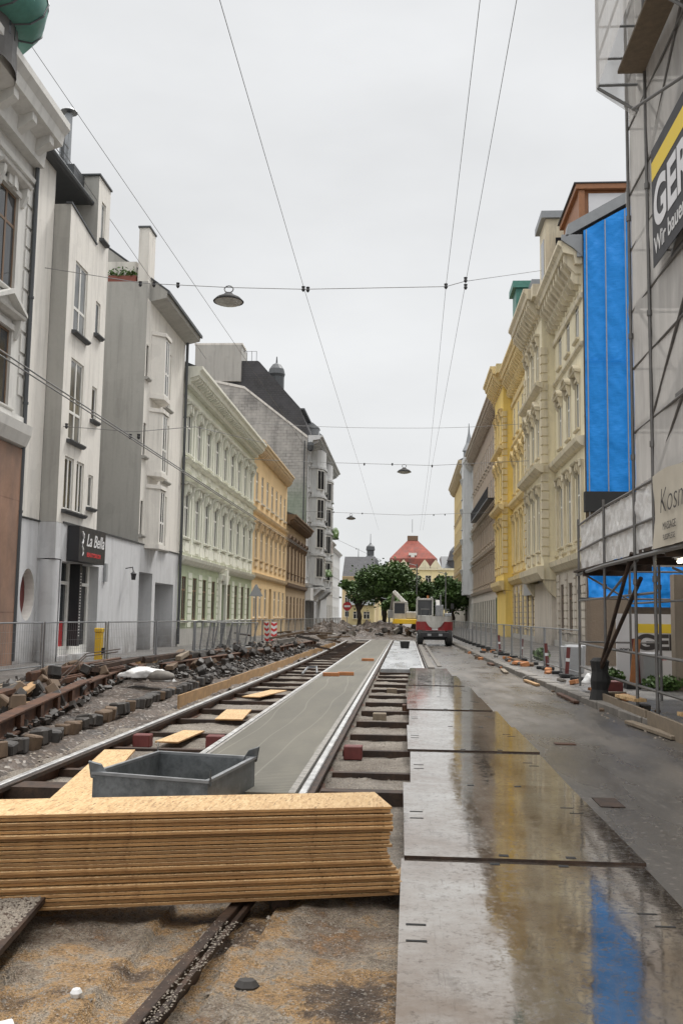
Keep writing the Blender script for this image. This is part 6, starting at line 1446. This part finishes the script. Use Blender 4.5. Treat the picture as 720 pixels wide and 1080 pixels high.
# sidewalk bits on the right
for i, (x, y, s_) in enumerate(((4.25, 25.0, .5), (4.55, 26.2, .5), (5.2, 20.9, .42))):
    root = empty('concrete_planter', (x, y, .1), ['grey square planter behind the mesh fence, nearer one', 'grey square planter behind the mesh fence, farther one', 'grey concrete block planter before the builder sign'][i], 'planter')
    m = MB(); m.hexa([(x - s_ * .4, y - s_ * .4, .1), (x + s_ * .4, y - s_ * .4, .1), (x + s_ * .4, y + s_ * .4, .1), (x - s_ * .4, y + s_ * .4, .1), (x - s_ / 2, y - s_ / 2, .85), (x + s_ / 2, y - s_ / 2, .85), (x + s_ / 2, y + s_ / 2, .85), (x - s_ / 2, y + s_ / 2, .85)]); m.build('pot', M['grey_paint'], root, bevel=.02)
def bush(c, s, n, lab, mat='leaf_light', name='shrub', cat='shrub', leaf=.07):
    b = MB()
    for k in range(n):
        d = Vector((R.gauss(0, 1), R.gauss(0, 1), R.gauss(0, 1))).normalized() * R.random() ** .4
        P = Vector((c[0] + d.x * s[0], c[1] + d.y * s[1], c[2] + s[2] * (.9 + d.z * .9))); a_ = Vector((R.uniform(-1, 1), R.uniform(-1, 1), R.uniform(-1, 1))).normalized() * leaf; b_ = a_.cross(Vector((R.uniform(-1, 1), R.uniform(-1, 1), R.uniform(-1, 1)))).normalized() * leaf * .6
        b.poly([P - a_, P + b_, P + a_, P - b_])
    return tag(b.build(name, M[mat]), lab, cat)
bush((4.45, 21.1, .1), (.28, .25, .22), 500, 'small green shrub left of the builder sign', leaf=.05)
bush((5.3, 20.2, .1), (.45, .25, .18), 600, 'low green shrub in front of the builder sign', leaf=.05)
bush((4.6, 33, .1), (.3, .4, .25), 300, 'small green plant along the right sidewalk')
for i in range(22):
    y = R.choice([R.uniform(17.5, 24), R.uniform(28, 34)]); x = kerb_x(y) + R.uniform(.25, .7)
    m = MB(); m.obox((x, y, .16), (R.uniform(.1, .3), R.uniform(.1, .25), R.uniform(.06, .14)), Matrix.Rotation(R.uniform(0, 3), 3, 'Z') @ Matrix.Rotation(R.uniform(-.4, .4), 3, 'X'))
    tag(m.build('rubble_piece', M[R.choice(['pavebrown', 'cobble_b', 'pavebrown', 'kerb'])], bevel=.01), 'piece of brick rubble along the right kerb', 'rubble', 'rubble pieces along the right kerb')
for i in range(5):
    y = 13 + i * 4.6 + R.uniform(-.5, .5); x = kerb_x(y) - R.uniform(.2, .42); L_ = R.uniform(.7, 1.9)
    m = MB(); m.beam((x, y, .035), (kerb_x(y + L_) - R.uniform(.2, .42), y + L_, .04), R.uniform(.09, .18), .05)
    tag(m.build('kerb_board', M[['wood_tie', 'rust', 'osb_dull'][i % 3]], bevel=.006), 'muddy board lying in the gutter along the right kerb', 'board', 'boards lying along the right kerb')
for i in range(40):
    y = R.uniform(14, 46); x = kerb_x(y) + R.uniform(-.25, .8); r_ = R.uniform(.03, .12)
    m = MB(); m.obox((x, y, (.1 if x > kerb_x(y) + .14 else 0) + r_ * .4), (r_ * 1.8, r_ * 1.3, r_), Matrix.Rotation(R.uniform(0, 3), 3, 'Z') @ Matrix.Rotation(R.uniform(-.5, .5), 3, 'X'))
    tag(m.build('loose_stone', M[R.choice(['cobble_b', 'cobble', 'kerb', 'pavebrown'])], bevel=.01), 'loose stone fallen beside the right kerb', 'stone', 'loose stones beside the right kerb')
blob('plastic_bag', (3.75, 19.6, .3), (.2, .2, .16), M['plastic_bag'], 'white plastic bag in the rubble by the black wrapped prop', 'bag', 5, .4)
m = MB(); m.box(3.65, 4.1, 18.5, 18.9, .12, .38); tag(m.build('red_crate', M['dark_red'], bevel=.01), 'dark red crate lying at the kerb behind the black wrapped prop', 'crate')
m = MB(); m.beam((3.55, 18.2, .16), (3.9, 17.7, .2), .25, .1); tag(m.build('timber_piece', M['wood_tie'], bevel=.01), 'brown timber piece beside the black wrapped prop', 'timber')
for i, (x, y, tl_) in enumerate(((4.75, 20.6, .12), (5.0, 21.0, -.08))):
    root = empty('marker_post', (x, y, .1), ['orange and red marker post leaning inside the scaffold', 'dark red marker post behind the scaffold rail'][i], 'marker post')
    m = MB(); m.box(x - .07, x + .07, y - .015, y + .015, .15, 1.15); m.build('panel', M['pavebrown' if i == 0 else 'dark_red'], root); m = MB(); m.box(x - .15, x + .15, y - .15, y + .15, .1, .2); m.build('foot', M['black_rubber'], root); root.rotation_euler = (0, tl_, 0)

# ------------------------------------------------------------------ trees
def tree(x, y, z0, h, rx, rz_, seed, lab, n=7000, mat='leaf', leaf=.26, group='trees at the end of the street', trunk_h=None):
    rr = random.Random(seed); root = empty('leafy_tree', (x, y, z0), lab, 'tree', group)
    th_ = trunk_h or h * .32; b = MB(); b.tube([(x, y, z0), (x + .1, y, z0 + th_ * .6), (x - .1, y, z0 + th_), (x, y, z0 + h * .75)], [.42, .32, .25, .08], 9)
    cl = []
    for k in range(11):
        a_ = rr.uniform(0, 2 * PI); el = rr.uniform(-.15, 1.0); r_ = rr.uniform(.5, .92)
        c = Vector((x + rx * r_ * math.cos(a_) * math.cos(el), y + rx * r_ * math.sin(a_) * math.cos(el), z0 + h - rz_ + rz_ * r_ * math.sin(el) * rr.uniform(.6, 1.0))); cl.append((c, rr.uniform(.28, .46) * rx))
        b.tube([(x, y, z0 + th_ * rr.uniform(.7, 1.1)), (x + (c.x - x) * .5, y + (c.y - y) * .5, z0 + th_ + (c.z - z0 - th_) * .6), tuple(c)], [.16, .10, .03], 6)
    b.build('trunk', M['trunk'], root)
    b = MB()
    for k in range(n):
        c, r_ = cl[rr.randrange(len(cl))] if rr.random() < .85 else (Vector((x, y, z0 + h - rz_)), rx * .75)
        d = Vector((rr.gauss(0, 1), rr.gauss(0, 1), rr.gauss(0, 1))).normalized() * (rr.random() ** .35) * r_ * rr.uniform(.75, 1.15); d.z *= .8
        P = c + d * (1.0 if rr.random() < .85 else 1.35); a_ = Vector((rr.uniform(-1, 1), rr.uniform(-1, 1), rr.uniform(-.6, .6))).normalized() * leaf * rr.uniform(.6, 1.3); b_ = a_.cross(Vector((rr.uniform(-1, 1), rr.uniform(-1, 1), rr.uniform(-1, 1)))).normalized() * leaf * .6
        b.poly([P - a_, P + b_, P + a_, P - b_])
    b.build('crown', M[mat], root)
tree(-2.6, 112, 0, 9.0, 4.1, 3.9, 1, 'broad dark green tree left of centre at the end of the street', 15000, leaf=.2)
tree(.9, 116, 0, 6.3, 2.7, 2.9, 2, 'dark green tree between the broad tree and the white excavator boom', 9000, leaf=.2)
tree(6.0, 125, 0, 7.2, 3.0, 3.2, 3, 'dark green tree behind the red excavator, at the right', 7000)
tree(-.6, 100, 0, 4.8, 1.6, 2.0, 4, 'small bright green tree in front of the dark trees', 3500, 'leaf_light', .2)
tree(3.2, 135, 0, 5.2, 2.4, 2.3, 5, 'green tree between the poles at the end of the street', 5000, 'leaf_light')
tree(9.5, 150, 0, 7.5, 3.0, 3.2, 6, 'shadowed tree at the far end of the right row', 5000)
tree(-6.2, 126, 0, 7.4, 2.6, 3.0, 8, 'slim dark tree near the yellow kiosk', 3500)

# ------------------------------------------------------------------ poles, wires and lamps
for i, (x, y, h) in enumerate(((1.2, 110, 7.6), (4.6, 112, 6.8), (-1.9, 108, 3.6))):
    root = empty('street_pole', (x, y, 0), ['tall grey pole standing left of the red excavator', 'tall grey pole standing behind the red excavator cab', 'short grey pole in front of the broad tree'][i], 'pole')
    m = MB(); m.tube([(x, y, 0), (x, y, h)], [.11, .07], 8); m.build('shaft', M['galv'], root); m = MB(); m.tube([(x, y, h - .2), (x - .9, y, h)], .04, 6); m.build('arm', M['galv'], root)
def wire(pts, lab, r=.012, sag=0, name='overhead_wire', ins=(), grp=None):
    P = []
    for (a, b) in zip(pts, pts[1:]):
        a, b = Vector(a), Vector(b)
        for k in range(9):
            t_ = k / 8; q = a.lerp(b, t_); q.z -= sag * 4 * t_ * (1 - t_); P.append(q)
    mid = ((Vector(pts[0]) + Vector(pts[-1])) / 2)
    root = empty(name, tuple(mid), lab, 'wire', grp)
    m = MB(); m.tube(P, r, 5); m.build('cable', M['wire'], root)
    for c in ins:
        m = MB(); m.tube([(c[0], c[1], c[2] - .07), (c[0], c[1], c[2] - .02), (c[0], c[1], c[2] + .03), (c[0], c[1], c[2] + .08)], [.02, .055, .04, .055], 8); m.build('insulator', M['black'], root)
def lamp(c, lab):
    root = empty('hanging_lamp', c, lab, 'street lamp', 'lamps hung over the street'); x, y, z = c
    m = MB(); m.lathe(c, [(0, .26), (.10, .25), (.16, .19), (.34, .10), (.44, .0), (.43, -.02), (.40, 0), (.30, .04)], 20); m.build('lamp_shade', M['black_rubber'], root, smooth=True)
    m = MB(); m.lathe(c, [(.40, -.005), (.34, -.06), (.2, -.10), (0, -.12)], 18); m.build('lamp_glass', M['lamp_glass'], root, smooth=True)
    m = MB(); m.tube([(x + .13 * math.cos(t_ * PI / 6), y, z + .36 + .10 * math.sin(t_ * PI / 6)) for t_ in range(13)], .018, 5); m.build('hanger', M['wire'], root)
L26 = (-10.0, 26, 11.4); 
wire([(-10.6, 25.9, 11.45), (-7.6, 26, 10.98), (-5.1, 26, 10.83), (-2.98, 26, 10.76)], 'nearest span wire from the left house to the small insulators over the left track', .011, 0, 'span_wire', [(-7.7, 26, 10.95), (-7.3, 26, 10.93), (-6.6, 26, 10.9), (-2.98, 26, 10.76), (-2.85, 26, 10.74)])
wire([(-2.98, 26, 10.76), (1.05, 26, 10.80), (1.58, 26, 10.95), (7.3, 51.1, 20.6)], 'span wire from over the left track to the cream house', .011, 0, 'span_wire', [(1.05, 26, 10.8), (1.6, 26, 10.98), (1.6, 26, 10.78)])
lamp((-5.12, 26, 10.42), 'nearest street lamp hung on the span wire')
lamp((-.18, 57, 10.25), 'second street lamp hung over the middle of the street'); lamp((-5.02, 85, 10.24), 'farthest small street lamp hung over the left side')
wire([(-9.9, 57, 11.0), (-4.6, 57, 10.8), (1.5, 57, 10.65), (8, 57, 11.0)], 'second span wire carrying the middle lamp', .014, .0, 'span_wire', [(-2.6, 57, 10.7), (-.9, 57, 10.7), (1.5, 57, 10.6)])
wire([(-9.9, 85, 10.9), (0, 85, 10.6), (8, 85, 10.9)], 'third span wire carrying the farthest lamp', .017, 0, 'span_wire', [(-6.6, 85, 10.8), (-4, 85, 10.7), (2.4, 85, 10.6), (3.4, 85, 10.65)])
wire([(-10.4, 60, 13.9), (0, 60, 13.55), (8, 60, 13.9)], 'high thin span wire between the orange and yellow houses', .013, .1, 'span_wire')
wire([(-10.6, 26.6, 6.95), (-7.9, 26.6, 6.75), (-6.1, 26.6, 6.9), (-6.0, 41, 9.0)], 'low span wire fixed to the grey house wall', .010, 0, 'span_wire', [(-10.2, 26.6, 6.93), (-9.9, 26.6, 6.91), (-8.0, 26.6, 6.6), (-7.75, 26.6, 6.6)])
wire([(-7.98, -2, 6.62), (-7.98, 26.5, 6.55), (-7.9, 90, 6.6)], 'left one of the pair of low feeder cables', .017, .05); wire([(-7.72, -2, 6.62), (-7.72, 26.5, 6.45), (-7.7, 90, 6.6)], 'right one of the pair of low feeder cables', .017, .05)
wire([(-2.7, -2, 10.6), (-2.95, 26, 10.75), (-2.95, 57, 10.75), (-2.95, 100, 10.6)], 'contact wire over the left track', .006, .04)
wire([(1.0, -2, 10.6), (1.05, 26, 10.8), (1.3, 57, 10.65), (1.4, 100, 10.6)], 'left contact wire over the steel plates', .006, .04)
wire([(1.55, -2, 10.6), (1.6, 26, 10.9), (1.5, 57, 10.65), (1.7, 100, 10.6)], 'right contact wire over the steel plates', .006, .04)
wire([(-10.1, 24, 15.0), (-9.9, 45, 14.0)], 'thin upper telephone wire by the grey house roofs', .009, .0); wire([(-10.0, 22, 16.4), (-6.2, 60, 11.8)], 'thin slanting wire passing the slab chimney', .009, .0)
wire([(-8.3, 92, 9.6), (-3, 110, 8.0)], 'short slanting wire by the tall grey house', .015, 0, ins=[(-4.2, 106, 8.3), (-5.4, 102, 8.7)])

# ------------------------------------------------------------------ excavators
def rbox(b, x0, x1, y0, y1, z0, z1): b.box(x0, x1, y0, y1, z0, z1)
ex = empty('red_excavator', (1.55, 52, 0), 'red and white wheeled excavator seen from behind on the road', 'excavator')
cx, cy = 1.55, 52.0
def wheel(x, y, r=.42, w=.3):
    m = MB(); m.tube([(x - w / 2, y, r), (x - w * .4, y, r), (x + w * .4, y, r), (x + w / 2, y, r)], [r * .86, r, r, r * .86], 20); o = m.build('wheel', M['black_rubber'], ex)
    for sg in (-1, 1): m = MB(); m.tube([(x + sg * (w / 2 - .01), y, r), (x + sg * (w / 2 + .02), y, r)], r * .5, 12); m.build('rim', M['galv'], o)
for x in (-.78, .78):
    for y in (0, 2.0): wheel(cx + x, cy + y)
m = MB(); m.box(cx - .62, cx + .62, cy - .25, cy + 2.3, .42, .75); m.box(cx - .75, cx + .75, cy - .4, cy - .25, .45, .72); m.box(cx - .62, cx + .62, cy + .0, cy + .12, .3, .5); m.build('undercarriage', M['black'], ex, bevel=.02)
for sg in (-1, 1): m = MB(); m.box(cx + sg * .3 - .1, cx + sg * .3 + .1, cy - .43, cy - .405, .52, .64); m.build('tail_light', M['grey_paint'], ex)
def tail(z0, z1, k, mat, nm, inset=0):
    m = MB(); pts = []
    for i in range(13):
        t_ = PI * i / 12; pts.append((cx - (1.0 - inset) * math.cos(t_), cy + .45 - (.75 - inset) * math.sin(t_) ** .8))
    pts += [(cx + 1.0 - inset, cy + 1.7), (cx - 1.0 + inset, cy + 1.7)]; n = len(pts)
    m.poly([(x, y, z0) for x, y in pts]); m.poly([(x, y, z1) for x, y in pts][::-1])
    for i in range(n): a, b = pts[i], pts[(i + 1) % n]; m.poly([(*a, z0), (*b, z0), (*b, z1), (*a, z1)])
    m.build(nm, M[mat], ex, bevel=.03)
tail(.80, 1.28, 1, 'machine_red', 'counterweight'); tail(1.282, 1.58, 1, 'machine_white', 'engine_cover', .05)
m = MB(); pts = [(cx - .5, 1.3), (cx + .5, 1.3), (cx + .3, 1.02), (cx + .12, .94), (cx - .12, .94), (cx - .3, 1.02)]
m.poly([(x, cy - .325, z) for x, z in pts]); m.poly([(x, cy - .29, z) for x, z in pts][::-1])
for i in range(6): a, b = pts[i], pts[(i + 1) % 6]; m.poly([(a[0], cy - .325, a[1]), (b[0], cy - .325, b[1]), (b[0], cy - .2, b[1]), (a[0], cy - .2, a[1])])
m.build('white_panel', M['machine_white'], ex)
m = MB(); x0, x1, y0, y1 = cx - .95, cx - .1, cy + .7, cy + 2.1
for (x, y) in ((x0, y0), (x1, y0), (x0, y1), (x1, y1)): m.beam((x, y, 1.4), (x, y, 2.45), .08, .08, (0, 1, 0))
m.box(x0 - .04, x1 + .04, y0 - .04, y1 + .04, 2.45, 2.55); m.box(x0 - .04, x1 + .04, y0 - .04, y1 + .04, 1.40, 1.62); o = m.build('cab', M['machine_white'], ex, bevel=.015)
m = MB(); m.box(x0 + .0, x1 - .0, y0 + .01, y0 + .03, 1.62, 2.45); m.box(x0 + .0, x0 + .02, y0, y1, 1.62, 2.45); m.box(x1 - .02, x1, y0, y1, 1.62, 2.45); m.build('pane', M['pane_dark'], o)
m = MB(); m.beam((cx + .25, cy + 1.8, 1.4), (cx + .25, cy + 3.2, 2.4), .24, .3); m.beam((cx + .25, cy + 3.1, 2.4), (cx + .25, cy + 4.6, 1.2), .2, .26); m.build('boom', M['machine_white'], ex, bevel=.02)
m = MB(); m.box(cx + .05, cx + .5, cy + .9, cy + 1.5, 1.58, 2.2); m.box(cx + .55, cx + .95, cy + .8, cy + 1.5, 1.58, 1.75); m.tube([(cx + .35, cy + .9, 2.2), (cx + .35, cy + .9, 2.75)], .05, 6); m.build('engine_hood', M['galv'], ex, bevel=.02)
m = MB(); m.tube([(cx + .95, cy + 1.9, 1.5), (cx + 1.05, cy + 1.9, 2.2)], .02, 5); m.box(cx + .95, cx + 1.12, cy + 1.88, cy + 1.92, 2.0, 2.3); m.build('mirror', M['black'], ex)
for sg in (-1, 1):
    m = MB(); m.tube([(cx + sg * .75, cy - .1, 1.6), (cx + sg * .75, cy - .1, 1.95), (cx + sg * .3, cy - .1, 1.95), (cx + sg * .3, cy - .1, 1.6)], .018, 5); m.build('handrail', M['galv_dark'], ex)
    m = MB(); m.box(cx - .52 + sg * .36 - .06, cx - .52 + sg * .36 + .06, cy + .62, cy + .66, 2.56, 2.64); m.build('work_light', M['lamp_glass'], ex)
m = MB(); m.tube([(cx - .35, cy + 1.2, 2.55), (cx - .35, cy + 1.2, 2.72)], .06, 8); m.build('beacon_light', M['pavebrown'], ex)
m = MB(); m.tube([(cx + .15, cy + 1.6, 1.5), (cx + .1, cy + 2.3, 2.35), (cx + .1, cy + 3.1, 2.55)], .03, 5); m.build('hydraulic_hose', M['black_rubber'], ex)
m = MB(); m.box(cx - .16, cx + .16, cy - .345, cy - .33, .84, .92); m.build('number_plate', M['light_text'], ex)
ex = empty('white_excavator', (-.3, 70, .3), 'white excavator with raised boom and yellow counterweight beyond the slab', 'excavator')
cx, cy = .35, 70
m = MB()
for sg in (-1, 1): m.box(cx + sg * .8 - .22, cx + sg * .8 + .22, cy - 1.2, cy + 1.6, .25, .85)
m.build('track', M['black_rubber'], ex, bevel=.12)
m = MB(); m.tube([(cx - .1, cy, 1.0), (cx - .1, cy, 1.35)], [1.25, 1.2], 24); m.build('counterweight', M['yellow'], ex, bevel=.03)
m = MB(); m.box(cx - .35, cx + 1.0, cy - .6, cy + 1.2, 1.36, 1.9); m.build('engine_cover', M['machine_white'], ex, bevel=.06)
m = MB(); x0, x1 = cx - 1.25, cx - .4
for (x, y) in ((x0, cy - .4), (x1, cy - .4), (x0, cy + .9), (x1, cy + .9)): m.beam((x, y, 1.36), (x, y, 2.5), .1, .1, (0, 1, 0))
m.box(x0 - .05, x1 + .05, cy - .45, cy + .95, 2.5, 2.62); m.box(x0 - .05, x1 + .05, cy - .45, cy + .95, 1.36, 1.75); o = m.build('cab', M['machine_white'], ex)
m = MB(); m.box(x0, x1, cy - .38, cy - .36, 1.75, 2.5); m.build('pane', M['pane_dark'], o)
m = MB(); m.beam((cx - .3, cy + .6, 1.5), (cx - .42, cy + 1.0, 2.6), .35, .45, (0, 1, 0)); m.beam((cx - .40, cy + 1.0, 2.5), (cx - 1.25, cy + 1.6, 3.35), .3, .4, (0, 1, 0)); m.build('boom', M['machine_white'], ex, bevel=.04)
m = MB(); m.beam((cx - 1.25, cy + 1.6, 3.35), (cx - 1.5, cy + 2.6, 2.0), .22, .28, (0, 1, 0)); m.beam((cx - 1.5, cy + 2.6, 2.0), (cx - 1.5, cy + 2.6, 1.4), .5, .4, (0, 1, 0)); m.build('arm', M['grey_paint'], ex, bevel=.03)

# ------------------------------------------------------------------ camera, light, sky
cam = bpy.data.cameras.new('camera'); co = bpy.data.objects.new('camera', cam); COL.objects.link(co); scene.camera = co
cam.sensor_fit = 'VERTICAL'; cam.sensor_height = 36; cam.sensor_width = 24; cam.lens = 36 * 1000 / 1080; cam.clip_end = 3000; cam.clip_start = .05
YAW, PITCH, ROLL = 0.06910433, 0.10855075, 0.0148353
co.location = (0, 0, 1.55)
cy_, sy_, cp_, sp_ = math.cos(YAW), math.sin(YAW), math.cos(PITCH), math.sin(PITCH)
f_ = Vector((-sy_ * cp_, cy_ * cp_, sp_)); r_ = Vector((cy_, sy_, 0)); u_ = r_.cross(f_)
Rr = r_ * math.cos(ROLL) + u_ * math.sin(ROLL); Uu = -r_ * math.sin(ROLL) + u_ * math.cos(ROLL)
co.matrix_world = Matrix(((Rr.x, Uu.x, -f_.x, 0), (Rr.y, Uu.y, -f_.y, 0), (Rr.z, Uu.z, -f_.z, 1.55), (0, 0, 0, 1)))
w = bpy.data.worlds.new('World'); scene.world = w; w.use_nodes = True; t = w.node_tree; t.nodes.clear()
N_ = t.nodes.new; out = N_('ShaderNodeOutputWorld'); bg = N_('ShaderNodeBackground'); t.links.new(bg.outputs[0], out.inputs[0])
EL, AZ = rad(56), rad(28)
sky = N_('ShaderNodeTexSky'); sky.sky_type = 'NISHITA'; sky.sun_disc = False; sky.sun_elevation = EL; sky.sun_rotation = AZ
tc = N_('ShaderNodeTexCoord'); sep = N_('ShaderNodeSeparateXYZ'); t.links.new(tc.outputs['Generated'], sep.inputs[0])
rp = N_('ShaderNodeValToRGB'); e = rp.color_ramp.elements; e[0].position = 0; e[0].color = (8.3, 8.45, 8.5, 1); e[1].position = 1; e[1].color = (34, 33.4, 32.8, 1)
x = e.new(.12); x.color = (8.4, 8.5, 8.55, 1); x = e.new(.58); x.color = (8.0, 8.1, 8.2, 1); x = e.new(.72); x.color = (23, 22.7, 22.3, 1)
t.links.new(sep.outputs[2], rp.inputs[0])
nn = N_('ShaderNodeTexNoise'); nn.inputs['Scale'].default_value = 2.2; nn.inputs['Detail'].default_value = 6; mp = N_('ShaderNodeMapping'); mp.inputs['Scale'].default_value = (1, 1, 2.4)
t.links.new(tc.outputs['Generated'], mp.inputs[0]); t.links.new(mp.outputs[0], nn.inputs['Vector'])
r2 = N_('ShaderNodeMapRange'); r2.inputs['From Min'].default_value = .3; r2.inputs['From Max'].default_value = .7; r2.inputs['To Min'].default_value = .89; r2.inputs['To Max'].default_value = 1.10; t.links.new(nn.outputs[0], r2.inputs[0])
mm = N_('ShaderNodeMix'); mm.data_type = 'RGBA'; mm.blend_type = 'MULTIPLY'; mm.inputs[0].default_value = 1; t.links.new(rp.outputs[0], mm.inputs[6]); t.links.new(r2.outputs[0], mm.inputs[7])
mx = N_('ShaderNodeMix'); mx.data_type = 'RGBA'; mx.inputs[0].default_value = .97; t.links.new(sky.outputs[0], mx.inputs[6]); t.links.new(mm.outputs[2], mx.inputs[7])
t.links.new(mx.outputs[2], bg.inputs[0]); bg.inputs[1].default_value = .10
sl = bpy.data.lights.new('sun', 'SUN'); sl.energy = 2.3; sl.angle = rad(10); sl.color = (1, .97, .93); so_ = bpy.data.objects.new('sun', sl); COL.objects.link(so_)
d = Vector((math.sin(AZ) * math.cos(EL), math.cos(AZ) * math.cos(EL), math.sin(EL))); so_.rotation_euler = d.to_track_quat('Z', 'Y').to_euler(); so_.location = (0, -20, 60)
scene.view_settings.view_transform = 'Standard'; scene.view_settings.look = 'None'; scene.view_settings.exposure = 0; scene.view_settings.gamma = 1
scene.render.engine = 'CYCLES'
